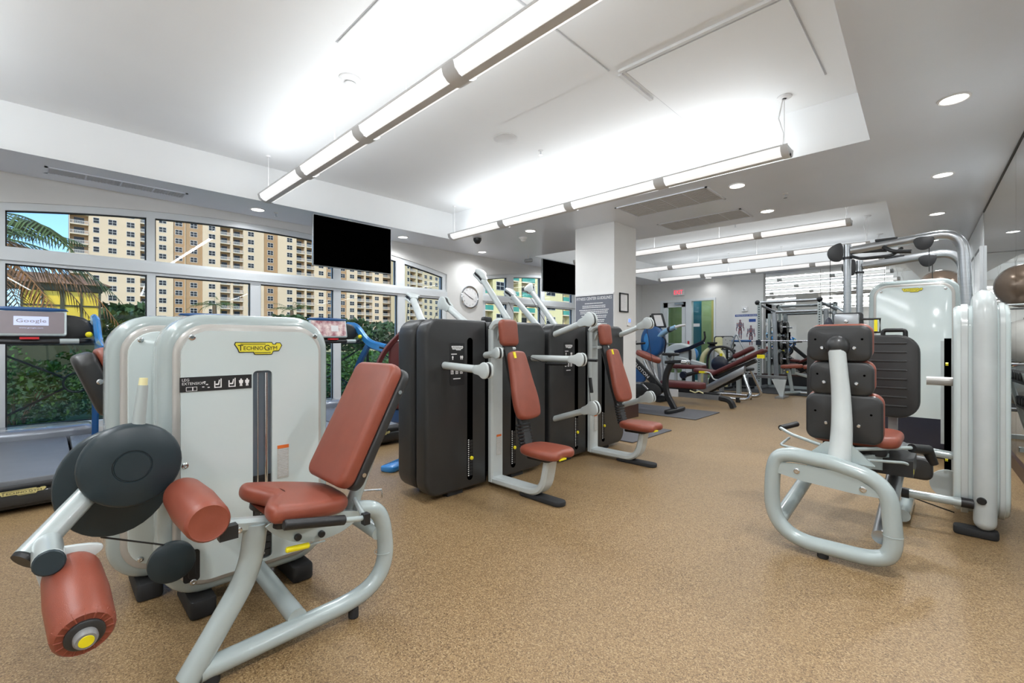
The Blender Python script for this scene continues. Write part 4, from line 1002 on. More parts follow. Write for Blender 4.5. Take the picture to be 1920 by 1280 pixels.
# --- leg press at the right
r = thing('leg_press_machine','silver leg press with three dark pad backs and a rounded loop frame','exercise machine',(-.3,3.7,0),world=True)
lp = rpath([(-.50,3.0,.505),(-.24,3.0,.445),(-.215,3.0,.10),(-.28,3.0,.035),(-.66,3.0,.03),(-.775,3.0,.15),(-.77,3.0,.44),(-.72,3.0,.52),(-.50,3.0,.505)],[0,.13,.10,.10,.12,.12,.14,.10,0],8)
part('loop_frame', MB().tube([(a,b,c_+.03) for a,b,c_ in lp[:-1]],.041,20,closed=True), steel_m, r)
part('loop_plate', MB().slab(chaikin([(-.24,.035),(-.22,.07),(.10,.06),(.22,-.01),(.24,-.05),(-.24,.015-.03)],1),(-.50,2.985,.435),X3,Z3,-Y3,.012), steel_m, r)
for a,b in ((-.64,.462),(-.34,.425)): bolt(r,(a,2.972,b),-Y3,.016)
part('weld_ring', MB().tube([(-.222+.042*math.cos(a*PI/10),3.0+.042*math.sin(a*PI/10),.21) for a in range(20)],.0015,6,closed=True), steel_m, r)
part('foot', MB().cyl((-.52,3.0,0),(-.52,3.0,.05),.028,14,.005), rubber_m, r)
part('side_rail', MB().tube([(-.74,3.02,.15),(-.68,3.75,.36)],.040,16), steel_m, r)
part('side_rail', MB().tube([(-.27,3.02,.18),(-.25,3.95,.50)],.042,16), alu_m, r)
part('floor_rail', MB().tube([(-.24,3.90,.06),(-.24,4.5,.06)],.04,14), steel_m, r)
part('seat_post', MB().tube(rpath([(-.46,3.03,.46),(-.445,3.08,.68),(-.455,3.12,.90),(-.475,3.12,1.15)],.1),[.055,.042],18), white_m, r)
part('post_gusset', MB().slab([(-.16,0),(.16,0),(.06,.10),(-.06,.10)],(-.46,3.05,.535),X3,Z3,Y3,.02).slab([(0,0),(.3,0),(.3,-.10),(0,-.05)],(-.44,3.10,.56),V((.5,.86,0)),Z3,V((.86,-.5,0)),.03), steel_m, r)
for nm_, (x,z,w_,h_) in zip(('upper','middle','lower'), ((-.475,1.185,.305,.205),(-.465,.985,.305,.190),(-.455,.760,.360,.270))):
    yv = 3.175
    b = part('pad_shell', MB().slab(rrect(w_,h_,.05,6),(x,yv+.03,z),X3,Z3,-Y3,.045,.018,4,dome=.012), char_m, r, 'dark plastic pad shell')
    part('pad', MB().slab(rrect(w_+.002,h_+.002,.055,6),(x,yv+.028,z+.010),X3,Z3,Y3,.07,.03,4), leather_m, r)
    for sx in (-1,1):
        part('bolt', MB().cyl((x+sx*.075,yv-.016,z-h_*.12),(x+sx*.075,yv-.036,z-h_*.12),.010,12,.003), chrome_m, b)
        part('hole_plug', MB().cyl((x+sx*w_*.36,yv-.016,z+h_*.12),(x+sx*w_*.36,yv-.02,z+h_*.12),.006,10), screen_m, b)
part('pad_bracket_cap', MB().sph((-.475,3.135,1.17),.058,10,1.1), char_m, r)
part('seat', MB().slab(rrect(.42,.40,.09,6),(-.42,3.42,.600),X3,Y3,Z3,.065,.028,4), leather_m, r)
part('seat_base', MB().slab(rrect(.30,.34,.03,3),(-.42,3.42,.55),X3,Y3,Z3,.05,.006,2).box(-.40,-.16,3.30,3.62,.45,.54), black_m, r)
part('hand_rail', MB().tube(rpath([(-.55,3.12,.60),(-.72,3.22,.62),(-.80,3.30,.64)],.04),.010,10), steel_m, r)
part('hand_grip', MB().tube([(-.80,3.30,.64),(-.74,3.44,.655)],.018,12), black_m, r)
part('hand_rail', MB().tube(rpath([(-.55,3.1,.55),(-.78,3.2,.55),(-.78,3.42,.56)],.04),.008,10), steel_m, r)
part('hand_rail', MB().tube(rpath([(-.40,3.12,.60),(-.16,3.4,.60)],.04),.011,10), steel_m, r)
part('hand_rail', MB().tube(rpath([(-.40,3.10,.55),(-.18,3.3,.53),(-.17,3.35,.48)],.04),.008,10), steel_m, r)
part('hand_grip', MB().tube([(-.17,3.38,.60),(-.11,3.50,.58),(-.08,3.52,.50)],[.024,.03,.02],12), black_m, r)
part('grip_collar', MB().cyl((-.17,3.34,.49),(-.17,3.34,.465),.012,12), yellow_m, r)
part('brake_block', MB().slab(rrect(.22,.14,.04,4),(-.20,3.72,.42),X3,Z3,Y3,.08,.02,3), char_m, r)
FP = 4.1
fp = part('foot_plate', MB().slab(rrect(.655,.575,.12,8),(-.49,FP+.05,.955),X3,Z3,-Y3,.05,.015,3), char_m, r)
for i in range(8): part('grip_rib', MB().slab(rrect(.46,.012,.005,2),(-.46,FP,.75+.062*i),X3,Z3,-Y3,.006,.002,2), char_m, fp)
part('plate_handle', MB().tube(rpath([(-.36,FP+.03,1.23),(-.36,FP+.03,1.275),(-.24,FP+.03,1.275),(-.24,FP+.03,1.225)],.02),.014,10), black_m, r)
part('plate_support', MB().box(-.335,-.285,4.16,4.22,.05,.72), alu_m, r)
part('plate_support', MB().strip([(-.5,4.2,.6),(-.5,4.5,.3)],.08,.05,X3), steel_m, r)
part('cross_tube', MB().cyl((-.235,3.95,.20),(.06,3.98,.195),.027,14), silver_m, r); part('tube_cap', MB().cyl((.03,3.975,.197),(.085,3.98,.195),.030,14), black_m, r); part('tube_cap', MB().cyl((-.25,3.95,.20),(-.21,3.95,.20),.033,14), black_m, r)
part('cross_tube', MB().cyl((-.25,4.28,.44),(.05,4.28,.42),.027,14), silver_m, r); part('tube_cap', MB().cyl((-.27,4.28,.44),(-.20,4.28,.438),.034,14), black_m, r)
part('cross_tube', MB().cyl((-.14,4.35,.92),(.06,4.35,.92),.030,14), rim_m, r)
# its weight tower, seen edge on
for x0, d_ in ((-.005,.10), (.17,.075)):
    part('tower_shell', MB().slab(rrect(.74,1.33,.16,8),(x0,4.375,.765),Y3,Z3,X3,d_,.022,3), pale_m, r)
    part('shell_rim', MB().slab(rrect(.76,1.35,.17,8),(x0+d_*.35,4.375,.765),Y3,Z3,X3,d_*.35,.004,1), white_m, r)
part('tower_tube', MB().tube(rpath([(.135,3.985,.10),(.135,3.985,1.40),(.135,4.10,1.475),(.135,4.65,1.475),(.135,4.76,1.3),(.135,4.76,.1)],[0,.10,.12,.12,.1,0],8),.052,18), white_m, r)
part('tube_plug', MB().sph((.135,3.985,.10),.052,8), white_m, r)
part('cable_cover', MB().lathe((.12,3.935,.235),(-.2,-1,0),[(.022,0),(.022,.008),(.018,.012)],18), black_m, r)
part('foot', MB().slab(rrect(.20,.10,.03,4),(.095,4.0,0),X3,Y3,Z3,.05,.012,2), rubber_m, r); part('foot', MB().slab(rrect(.20,.10,.03,4),(.095,4.7,0),X3,Y3,Z3,.09,.012,2), rubber_m, r)
part('stack_guard', MB().box(-.055,-.015,4.86,4.90,.02,1.22), screen_m, r, 'tall black weight stack slot')
part('stack_guard_post', MB().box(-.015,.03,4.86,4.91,.02,1.21).box(-.075,-.055,4.86,4.90,.4,1.20), white_m, r)
part('guide_pulley', MB().lathe((-.03,4.5,.18),(0,-1,0),[(.10,0),(.10,.02)],24), white_m, r)
badge_m2 = part('side_badge', MB().cyl((-.03,4.6,1.03),(-.045,4.6,1.03),.012,12).cyl((-.03,4.4,.37),(-.045,4.4,.37),.014,12), yellow_m, r)
part('cable', MB().tube([(-.25,3.95,.19),(.0,4.1,.09)],.004,6), black_m, r)

# --- tall cable crossover behind it
r = thing('cable_crossover','tall cable station with two curved silver top tubes and a pale tower with yellow badge','exercise machine',(-.4,6.5,0),world=True)
silver_tower(r,(-.315,6.40,0),X3,-Y3,W=.74,H=1.77,D=.22,rad=.16,badge_at=(.0,1.735,.17,.045),low=.30)
for y,zt,x in ((6.1,2.20,-.835),(7.0,2.14,-.835)):
    part('top_tube', MB().tube(rpath([(x+.03,y,zt-.02),(x+.5,y,zt+.02),(.06,y,zt+.05),(.10,y,1.2),(.10,y,.03)],[0,.2,.22,.1,0],10),.045,16), alu_m, r)
    part('upright', MB().cyl((x,y,.03),(x,y,zt+.05),.036,18), alu_m, r)
    part('upright_collar', MB().cyl((x,y,zt-.11),(x,y,zt-.085),.045,18,.003), black_m, r)
    part('pulley_cover', MB().slab(chaikin([(0,-.10),(0,.10),(-.06,.10),(-.14,.05),(-.15,-.03),(-.10,-.10)],2),(x-.03,y-.02,zt-.03),X3,Z3,-Y3,.03,.006,2), black_m, r)
    part('upright_base', MB().box(x-.08,x+.08,y-.12,y+.12,0,.04), rubber_m, r)
    part('tube_pulley', MB().slab(chaikin([(-.09,.03),(.09,.03),(.06,-.08),(0,-.11),(-.06,-.08)],2),(x+.62,y-.05,zt+.0),X3,Z3,-Y3,.03,.006,2), black_m, r)
    part('cable', MB().tube([(x-.15,y-.03,zt-.05),(x-.15,y-.03,1.35)],.003,6).tube([(x+.66,y-.05,zt-.08),(x+.66,y-.05,1.88)],.004,6), black_m, r)
    part('tube_grip', MB().box(x+.24,x+.42,y-.03,y+.03,zt+.045,zt+.065), black_m, r)
part('base_beam', MB().cyl((-.835,6.1,.04),(-.835,7.0,.04),.035,14), steel_m, r)
part('pull_up_grip', MB().tube(rpath([(-.80,6.1,2.12),(-.70,5.95,2.06),(-.45,5.95,2.06),(-.38,6.05,2.14)],.05),.016,10).tube(rpath([(-.80,6.1,2.16),(-.5,6.1,2.14)],.05),.014,10).tube(rpath([(-.52,6.05,2.17),(-.44,5.95,2.10),(-.30,5.93,2.08)],.05),.02,10), black_m, r)
part('carriage', MB().slab(rrect(.22,.16,.02,3),(-.83,6.06,1.41),X3,Z3,-Y3,.06,.01,2), alu_m, r)
part('carriage_frame', MB().slab(rrect(.26,.19,.03,3),(-.82,6.07,1.41),X3,Z3,-Y3,.03,.006,2).tube([(-.70,6.04,1.43),(-.55,6.04,1.43),(-.55,6.04,1.29),(-.70,6.04,1.29)],.012,8), black_m, r)
part('carriage_grip', MB().box(-.595,-.57,6.0,6.05,1.30,1.42), yellow_m, r); part('carriage_knob', MB().lathe((-.83,6.0,1.41),-Y3,[(.022,0),(.02,.01),(.01,.012)],16), chrome_m, r)
part('cable_handle', MB().slab(chaikin([(-.05,-.10),(.03,-.10),(.05,.02),(.02,.12),(-.02,.12),(-.07,-.02)],2),(-.99,6.05,1.34),X3,Z3,-Y3,.05,.01,2), navy_m, r)
for z in (1.30,1.37): bolt(r,(-1.0,5.998,z),-Y3,.012)
# ------------------------------------------------------------------ treadmills by the window
map_m = mat('screen picture', lin(150,90,100), .3, col2=lin(206,196,190), vary=.2, vscale=14, emit=lin(120,70,80), estr=.25)
gscreen = mat('screen grey', lin(112,104,108), .3, emit=lin(96,90,94), estr=.35)
gwin = mat('screen window', lin(170,178,206), .3, emit=lin(160,168,200), estr=.45)
belt_m = mat('treadmill belt', lin(108,112,118), .5, bump=.3, bscale=300)
cover_m = mat('treadmill cover', lin(150,156,166), .25, .4, coat=.4)
rib_m = mat('ribbed footrail', lin(150,155,160), .35, .5, stretch=(1,30,1), vary=.2, vscale=8)
def treadmill(y, label, logo=False):
    r = thing('treadmill', label, 'treadmill', (-5.8,y,0), 'blue treadmills facing the window', world=True)
    part('base', MB().slab(rrect(2.25,.94,.10,5),(-5.80,y,.03),X3,Y3,Z3,.10,.02,2), char_m, r)
    part('belt', MB().slab(rrect(1.85,.52,.02,3),(-5.62,y,.155),X3,Y3,Z3,.075,.012,2), belt_m, r)
    part('rear_roller', MB().cyl((-4.74,y-.44,.165),(-4.74,y+.44,.165),.055,18,.01), black_m, r)
    part('tail_bar', MB().slab(rrect(.94,.09,.03,4),(-4.70,y,.10),Y3,Z3,X3,.05,.012,2), char_m, r)
    for s in (-1,1): part('footrail', MB().slab([(-.85,-.09),(.78,-.09),(.86,.0),(.80,.09),(-.85,.09)],(-5.62,y+s*.37,.13),X3,Y3,Z3,.10,.01,2), rib_m, r, 'ribbed silver footrail')
    part('motor_cover', MB().slab(chaikin([(-.47,0),(-.47,-.42),(.47,-.42),(.47,0),(.38,.06),(-.38,.06)],1),(-6.56,y,.13),Y3,X3,Z3,.19,.05,4), cover_m, r)
    part('cover_trim', MB().slab(rrect(.34,.025,.01,2),(-6.66,y-.05,.32),Y3,X3,Z3,.006), chrome_m, r)
    badge(r,(-4.648,y,.148),Y3,Z3,.24,.045,gold=True)
    for s in (-1,1):
        yy_ = y+s*.46
        part('upright', MB().strip(rpath([(-6.28,yy_,.10),(-6.20,yy_,.75),(-5.80,yy_,1.14)],.25),.05,.10,Y3), tealb_m, r)
        part('side_arm', MB().strip(rpath([(-6.42,yy_,1.42),(-6.10,yy_,1.40),(-5.80,yy_,1.16),(-5.33,yy_,1.10)],.2),.055,.12,Y3,.4), blue_m, r, 'blue curved side arm')
        part('arm_grip', MB().strip([(-5.45,yy_,1.115),(-5.28,yy_,1.095)],.06,.07,Y3,.4), black_m, r)
        part('side_knob', MB().sph((-5.92,y+s*.40,1.26),.028,8), yellow_m, r)
    part('console_body', MB().slab(chaikin([(-.46,-.12),(.46,-.12),(.44,.05),(.33,.14),(-.33,.14),(-.44,.05)],2),(-6.20,y,1.32),Y3,Z3,X3,.12,.03,3), char_m, r)
    part('console_top', MB().slab(chaikin([(-.27,0),(.27,0),(.24,.04),(-.24,.04)],1),(-6.10,y,1.47),Y3,Z3,X3,.08,.012,2), tealb_m, r)
    n_ = V((1,0,.22)).normalized(); v_ = V((-.22,0,1)).normalized()
    part('screen_frame', MB().slab(rrect(.50,.245,.02,4),(-6.04,y,1.36),Y3,v_,n_,.035,.008,2), silver_m, r)
    part('screen', MB().slab(rrect(.465,.205,.01,2),V((-6.04,y,1.36))+n_*.0355,Y3,v_,n_,.002), gscreen if logo else map_m, r)
    if logo:
        o_ = V((-6.04,y,1.36))+n_*.038
        part('screen_window', MB().obox(o_+v_*.015+Y3*.02,Y3,v_,n_,.11,.042,.0006), gwin, r)
        text('Google', .034, o_+v_*.0+Y3*.02+n_*.001, Y3, v_, r, gscreen, w=.19); text('www.google.com', .010, o_-v_*.055+Y3*.02, Y3, v_, r, gwin, w=.15)
    else: part('screen_window', MB().obox(V((-6.04,y,1.36))+n_*.038+Y3*.08,Y3,v_,n_,.05,.04,.0006), ltext_m, r)
    part('handlebar', MB().tube(rpath([(-6.1,y-.44,1.20),(-5.93,y-.40,1.20),(-5.90,y,1.19),(-5.93,y+.40,1.20),(-6.1,y+.44,1.20)],.06),.022,12), black_m, r)
    for s in (-1,1): part('pulse_sensor', MB().cyl((-5.912,y+s*.20,1.197),(-5.92,y+s*.33,1.198),.0245,12), silver_m, r)
    part('stop_button', MB().box(-5.93,-5.87,y-.05,y+.07,1.215,1.235), red_m, r, 'red emergency stop button')
    return r
treadmill(-.12,'leftmost treadmill with a search page on its screen',True)
treadmill(1.26,'middle treadmill almost hidden behind the silver weight towers')
treadmill(2.64,'treadmill with a reddish picture on its screen, behind the leg extension backrest')
# burgundy seated machine between treadmill and charcoal machines
r = thing('upper_body_ergometer','burgundy backed seated machine with white box and blue base between treadmill and charcoal machine','exercise machine',(-3.9,2.5,0),world=True)
part('backrest', MB().slab(rrect(.42,.42,.08,6),(-3.92,2.55,.99),V((.5,.86,0)),Z3,V((.86,-.5,0)),.07,.03,4), leatherd_m, r)
part('back_frame', MB().strip(rpath([(-3.98,2.20,.78),(-3.98,2.24,1.05),(-3.90,2.50,1.34),(-3.86,2.62,1.36)],.2),.03,.05,X3), leatherd_m, r)
part('arm_box', MB().slab(rrect(.34,.155,.02,4),(-3.80,2.40,.72),Y3,Z3,X3,.22,.02,3), white_m, r, 'light grey box housing')
part('seat', MB().slab(rrect(.36,.36,.09,5),(-3.85,2.45,.56),X3,Y3,Z3,.07,.028,4), leatherd_m, r)
part('seat_pan', MB().lathe((-3.85,2.45,.40),Z3,[(.08,0),(.16,.03),(.19,.09),(.195,.15)],24), tealb_m, r)
part('seat_post', MB().box(-3.78,-3.72,2.38,2.46,.30,.64), navy_m, r)
part('lower_post', MB().box(-3.80,-3.70,2.36,2.48,.03,.38), alu_m, r)
part('base_foot', MB().slab(rrect(.45,.16,.05,4),(-3.80,2.36,0),V((.4,-.9,0)).normalized(),V((.9,.4,0)).normalized(),Z3,.05,.015,2), blue_m, r)
# upright bike with loop handle near the window
r = thing('exercise_bike','blue and black exercise bike with a looped handlebar by the window behind the charcoal machines','exercise bike',(-5.5,4.0,0),world=True)
part('handlebar', MB().tube(rpath([(-5.5,3.62,1.12),(-5.5,3.40,1.26),(-5.5,3.50,1.37),(-5.5,3.85,1.37),(-5.5,3.95,1.2)],.07),.018,10), char_m, r)
part('console', MB().slab(rrect(.24,.18,.03,4),(-5.55,3.72,1.22),Y3,V((-.4,0,1)).normalized(),V((1,0,.4)).normalized(),.05,.012,2), char_m, r)
part('front_post', MB().tube([(-5.6,3.75,.2),(-5.55,3.73,1.18)],.045,12), blue_m, r)
part('body', MB().slab(chaikin([(-.35,-.25),(.35,-.25),(.45,.05),(.2,.28),(-.25,.25),(-.42,.0)],2),(-5.45,4.0,.42),Y3,Z3,X3,.16,.04,3), tealb_m, r)
part('seat', MB().slab(chaikin([(-.12,-.12),(.14,-.06),(.2,0),(.14,.06),(-.12,.12)],2),(-5.4,4.35,.88),Y3,X3,Z3,.05,.018,3), black_m, r)
part('seat_post', MB().cyl((-5.4,4.3,.4),(-5.4,4.35,.88),.025,12), alu_m, r)
part('base_foot', MB().box(-5.7,-5.1,3.66,3.74,0,.07).box(-5.7,-5.1,4.36,4.44,0,.07).box(-5.44,-5.36,3.7,4.4,.04,.2), black_m, r)
# ------------------------------------------------------------------ mats
for x0,x1,y0,y1,s,c_ in ((-3.58,-2.70,4.80,5.83,'grey rubber mat on the floor beside the row machine',1),(-4.9,-2.80,6.85,7.84,'grey rubber mat under the black spin bike',1),(-4.55,.15,11.45,13.15,'wide dark rubber flooring under the power rack at the far wall',0)):
    if c_: x0 = max(x0, -3.58) if y0 < 6 else x0
    single('floor_mat', MB().slab(rrect(x1-x0,y1-y0,.01,2),((x0+x1)/2,(y0+y1)/2,.001),X3,Y3,Z3,.012,.003,1), mat_m if c_ else rubber_m, s, 'mat', ((x0+x1)/2,(y0+y1)/2,0), 'rubber floor mats')
# ------------------------------------------------------------------ spin bike
r = thing('spin_bike','black spin bike with white lettering on its frame, on the mat behind the pillar','exercise bike',(-3.9,7.35,.013),world=True)
yb = 7.35
part('rear_stabiliser', MB().slab(chaikin([(-.34,-.05),(-.20,-.07),(.20,-.07),(.34,-.05),(.34,.03),(.15,.06),(-.15,.06),(-.34,.03)],1),(-3.34,yb,.02),Y3,X3,Z3,.05,.012,2), black_m, r)
part('front_stabiliser', MB().slab(rrect(.6,.10,.03,3),(-4.62,yb,.02),Y3,X3,Z3,.05,.012,2), black_m, r)
part('seat_tube', MB().strip(rpath([(-3.36,yb,.06),(-3.52,yb,.34),(-3.52,yb,.62),(-3.40,yb,.86)],.2),.07,.10,Y3), black_m, r)
part('main_frame', MB().strip([(-3.55,yb,.34),(-4.25,yb,.98)],.06,.13,Y3), black_m, r)
part('lower_frame', MB().strip([(-3.50,yb,.22),(-4.6,yb,.18)],.07,.09,Y3).strip([(-4.25,yb,.98),(-4.60,yb,.10)],.06,.09,Y3), black_m, r)
text('PELOTON', .055, (-3.98,yb-.032,.68), V((.74,0,-.67)), V((.67,0,.74)), r, ltext_m, w=.40)
part('flywheel', MB().cyl((-4.42,yb-.03,.40),(-4.42,yb+.03,.40),.25,32,.01), char_m, r)
part('crank_cover', MB().slab(chaikin([(-.40,-.10),(.22,-.14),(.28,.02),(.1,.14),(-.40,.10)],2),(-3.82,yb-.05,.36),X3,Z3,-Y3,.03,.01,2), char_m, r)
part('seat_post', MB().cyl((-3.40,yb,.84),(-3.38,yb,.96),.018,12), alu_m, r)
part('saddle', MB().slab(chaikin([(-.16,-.02),(-.04,-.03),(.08,-.09),(.13,-.06),(.13,.06),(.08,.09),(-.04,.03),(-.16,.02)],2),(-3.42,yb,.95),X3,Y3,Z3,.05,.02,3), black_m, r)
part('weight_holder', MB().strip([(-3.50,yb,.84),(-3.22,yb,.86)],.14,.05,Y3), black_m, r)
for s in (-1,1): part('dumbbell', MB().cyl((-3.22,yb+s*.05,.85),(-3.12,yb+s*.05,.85),.035,12,.008), chrome_m, r)
part('handlebar_post', MB().cyl((-4.2,yb,.95),(-4.24,yb,1.12),.025,12), black_m, r)
part('handlebar', MB().tube(rpath([(-4.0,yb-.2,1.16),(-4.3,yb-.2,1.14),(-4.3,yb+.2,1.14),(-4.0,yb+.2,1.16)],.06),.018,10), black_m, r)
part('screen', MB().slab(rrect(.55,.34,.02,3),(-4.42,yb,1.36),Y3,Z3,X3,.03,.008,2), screen_m, r)
for s in (-1,1): part('crank_arm', MB().strip([(-3.80,yb+s*.08,.36),(-3.80+s*.12,yb+s*.10,.36-s*.11)],.02,.03,Y3).box(-3.85+s*.12,-3.75+s*.12,yb+s*.10,yb+s*.20,.345-s*.11,.37-s*.11), alu_m, r)
# ------------------------------------------------------------------ adjustable seat unit behind it
r = thing('abdominal_bench','brown padded saddle seat on silver legs just right of the pillar','exercise bench',(-4.5,8.7,0),world=True)
part('pad', MB().slab(chaikin([(-.28,-.16),(.20,-.14),(.30,0),(.20,.14),(-.28,.16)],2),(-4.55,8.7,.83),V((.93,0,-.36)),Y3,V((.36,0,.93)),.10,.035,4), leather_m, r)
for s in (-1,1): part('leg', MB().tube([(-4.58+.0,8.7+s*.10,.80),(-4.36,8.7+s*.12,.33)],.03,10), alu_m, r)
part('base_beam', MB().cyl((-4.9,8.75,.30),(-4.3,8.75,.30),.035,12), alu_m, r)
part('release_knob', MB().sph((-4.72,8.62,.72),.045,8), red_m, r, 'red round knob')
part('body_panel', MB().slab(chaikin([(-.4,-.3),(.2,-.3),(.3,0),(.0,.28),(-.4,.3)],2),(-4.9,8.85,.55),X3,Z3,-Y3,.1,.03,3), tealb_m, r, 'blue side panel')
part('base_foot', MB().box(-4.95,-4.87,8.6,8.9,0,.30).box(-4.38,-4.30,8.6,8.9,0,.30), black_m, r)
# blue arm trainer
r = thing('arm_trainer','blue bodied cardio machine with tilted screen and reaching arm, left of the glass door','exercise machine',(-4.9,9.7,0),world=True)
part('body', MB().slab(chaikin([(-.28,-.34),(.16,-.36),(.26,.0),(.20,.30),(-.16,.36),(-.32,.1)],2),(-4.88,9.75,1.20),X3,Z3,-Y3,.22,.06,4), tealb_m, r)
part('body_oval', MB().slab(chaikin([(-.08,-.22),(.06,-.2),(.08,.15),(-.04,.22)],2),(-5.02,9.53,1.18),X3,Z3,-Y3,.02,.008,2), blue_m, r, 'brighter blue oval side cover')  # raised oval in brighter blue on the body side
part('neck', MB().tube([(-4.85,9.8,.90),(-4.75,9.8,.06)],.07,12), alu_m, r)
part('base_foot', MB().box(-5.2,-4.3,9.5,10.1,0,.07), black_m, r)
part('screen_frame', MB().slab(rrect(.26,.34,.03,4),(-4.80,9.7,1.66),V((.93,.36,0)),V((-.28,0,.96)),V((.35,-.9,.12)).normalized(),.04,.01,2), black_m, r)
part('screen', MB().slab(rrect(.16,.26,.01,2),(-4.78,9.652,1.66),V((.93,.36,0)),V((-.28,0,.96)),V((.35,-.9,.12)).normalized(),.008), ltext_m, r)
part('arm', MB().tube([(-4.75,9.6,1.30),(-4.55,9.55,1.42),(-4.32,9.5,1.50)],[.07,.05],12), mat('pale blue metal', lin(150,190,220), .3, .4), r, 'pale blue arm')
part('arm_collar', MB().cyl((-4.50,9.54,1.44),(-4.42,9.53,1.47),.062,14,.008), black_m, r)
part('arm_handle', MB().tube([(-4.32,9.5,1.50),(-4.22,9.5,1.53),(-4.10,9.5,1.54)],[.03,.022],10), ltext_m, r)
part('guard_tube', MB().tube(rpath([(-5.3,9.6,1.52),(-4.75,9.55,1.40),(-4.55,9.55,1.25),(-4.62,9.6,.92)],.12),.018,10), navy_m, r)
r = thing('elliptical_trainer','black and blue elliptical with looped upright handles, partly hidden by the pillar','exercise machine',(-5.3,9.0,0),world=True)
part('handle_loop', MB().tube(rpath([(-5.28,8.9,1.45),(-5.20,8.9,1.72),(-5.02,8.9,1.60),(-5.10,8.9,1.42),(-5.28,8.9,1.45)],.08),.022,10), black_m, r)
part('console', MB().slab(rrect(.3,.2,.03,4),(-5.28,9.0,1.52),V((.9,.4,0)),V((-.3,0,.95)),V((.4,-.9,.1)).normalized(),.05,.012,2), alu_m, r)
part('console_shelf', MB().box(-5.35,-4.95,8.85,9.05,1.36,1.39), pend_m, r)
part('swing_arm', MB().tube([(-5.35,8.9,1.28),(-4.9,8.9,1.18)],.028,10), navy_m, r)
part('front_post', MB().tube([(-5.2,9.0,1.38),(-5.30,9.0,.2)],.06,12), tealb_m, r)
part('drive_wheel', MB().cyl((-5.15,8.85,.95),(-5.15,8.95,.95),.22,24,.02), char_m, r)
part('wheel_plate', MB().cyl((-5.15,8.82,.95),(-5.15,8.85,.95),.12,20,.01), pend_m, r)
part('base', MB().box(-5.7,-5.0,8.7,9.2,0,.16), black_m, r); r.location = (-5.58,9.45,0)
# wall window reveal light glow is real daylight through window_2
# ------------------------------------------------------------------ low padded bench with silver rail (two stretching benches)
r = thing('stretching_bench','low stretching bench with long maroon pad and silver rail ending in a curved black foot','exercise bench',(-3.5,8.5,0),world=True)
part('rail', MB().box(-4.15,-3.02,8.46,8.54,.13,.22).box(-4.15,-3.02,8.455,8.545,.17,.18), alu_m, r)
part('end_block', MB().slab(rrect(.34,.15,.01,2),(-3.95,8.45,.20),X3,Z3,-Y3,.03,.006,1), pend_m, r)
part('curved_foot', MB().strip(rpath([(-3.04,8.5,.17),(-2.86,8.5,.15),(-2.80,8.5,.01)],.12),.10,.10,Y3), black_m, r)
part('long_pad', MB().slab(chaikin([(-.42,-.16),(.34,-.16),(.44,-.06),(.44,.06),(.34,.16),(-.42,.16)],1),(-3.75,8.55,.30),X3,Y3,Z3,.12,.035,4), leatherd_m, r)
part('pad_carriage', MB().box(-4.1,-3.05,8.47,8.53,.22,.25).box(-4.0,-3.5,8.44,8.6,.24,.31), black_m, r)
part('strap', MB().tube([(-3.55,8.42,.27),(-3.45,8.42,.24),(-3.38,8.42,.27),(-3.30,8.42,.24)],.012,8), cream_m, r, 'cream adjustment strap')
part('second_foot', MB().box(-4.2,-4.1,8.35,8.65,0,.14), black_m, r)
r = thing('incline_bench','inclined stretching bench with two maroon pads on a silver wedge beam and bent chrome legs','exercise bench',(-3.1,9.6,0),world=True)
part('wedge_beam', MB().slab([(-.47,-.28),(-.40,-.40),(.42,.10),(.42,.24)],(-3.32,9.50,.48),X3,Z3,-Y3,.12,.012,2), alu_m, r)
part('beam_lower_rail', MB().strip([(-3.70,9.55,.10),(-2.92,9.55,.54)],.10,.05,Y3), black_m, r)  # black bar along the lower edge of the wedge beam
part('back_pad', MB().slab(rrect(1.12,.34,.06,5),(-3.06,9.6,.735),V((.885,0,.466)),Y3,V((-.466,0,.885)),.075,.03,4), leatherd_m, r)
part('seat_pad', MB().slab(rrect(.42,.34,.06,5),(-3.72,9.6,.53),V((.99,0,-.1)),Y3,V((.1,0,.99)),.08,.03,4), leatherd_m, r)
part('head_pad', MB().slab(rrect(.42,.20,.06,5),(-3.0,9.75,.93),V((.885,0,.466)),Y3,V((-.466,0,.885)),.09,.035,4), leatherd_m, r)
part('pad_grip', MB().box(-3.78,-3.62,9.41,9.44,.54,.58), yellow_m, r); part('end_tag', MB().box(-2.68,-2.55,9.41,9.44,.87,.94), yellow_m, r)
part('side_handle', MB().tube(rpath([(-3.66,9.42,.56),(-3.55,9.40,.56),(-3.48,9.40,.42),(-3.35,9.42,.42)],.05),.014,10), white_m, r)
part('pivot_wheel', MB().cyl((-3.50,9.56,.36),(-3.50,9.64,.36),.15,24,.015), black_m, r)
part('pad_frame', MB().strip([(-3.45,9.6,.47),(-2.75,9.6,.82)],.10,.08,Y3), char_m, r)
part('top_bracket', MB().slab(rrect(.16,.44,.04,4),(-2.97,9.8,.60),X3,Y3,Z3,.06,.02,2), black_m, r)
part('leg_frame', MB().tube(rpath([(-3.6,9.42,.07),(-2.88,9.42,.06),(-2.78,9.42,.13),(-2.97,9.5,.62)],.12),.030,12), chrome_m, r)
part('leg_frame', MB().tube(rpath([(-3.6,10.1,.07),(-2.88,10.1,.06),(-2.78,10.1,.13),(-2.97,10.0,.62)],.12),.030,12), chrome_m, r)
for y in (9.42,10.1): part('foot_cap', MB().cyl((-3.02,y,0),(-3.02,y,.10),.045,14,.01), black_m, r)
part('leg_cross', MB().cyl((-3.6,9.42,.07),(-3.6,10.1,.07),.03,12), chrome_m, r)
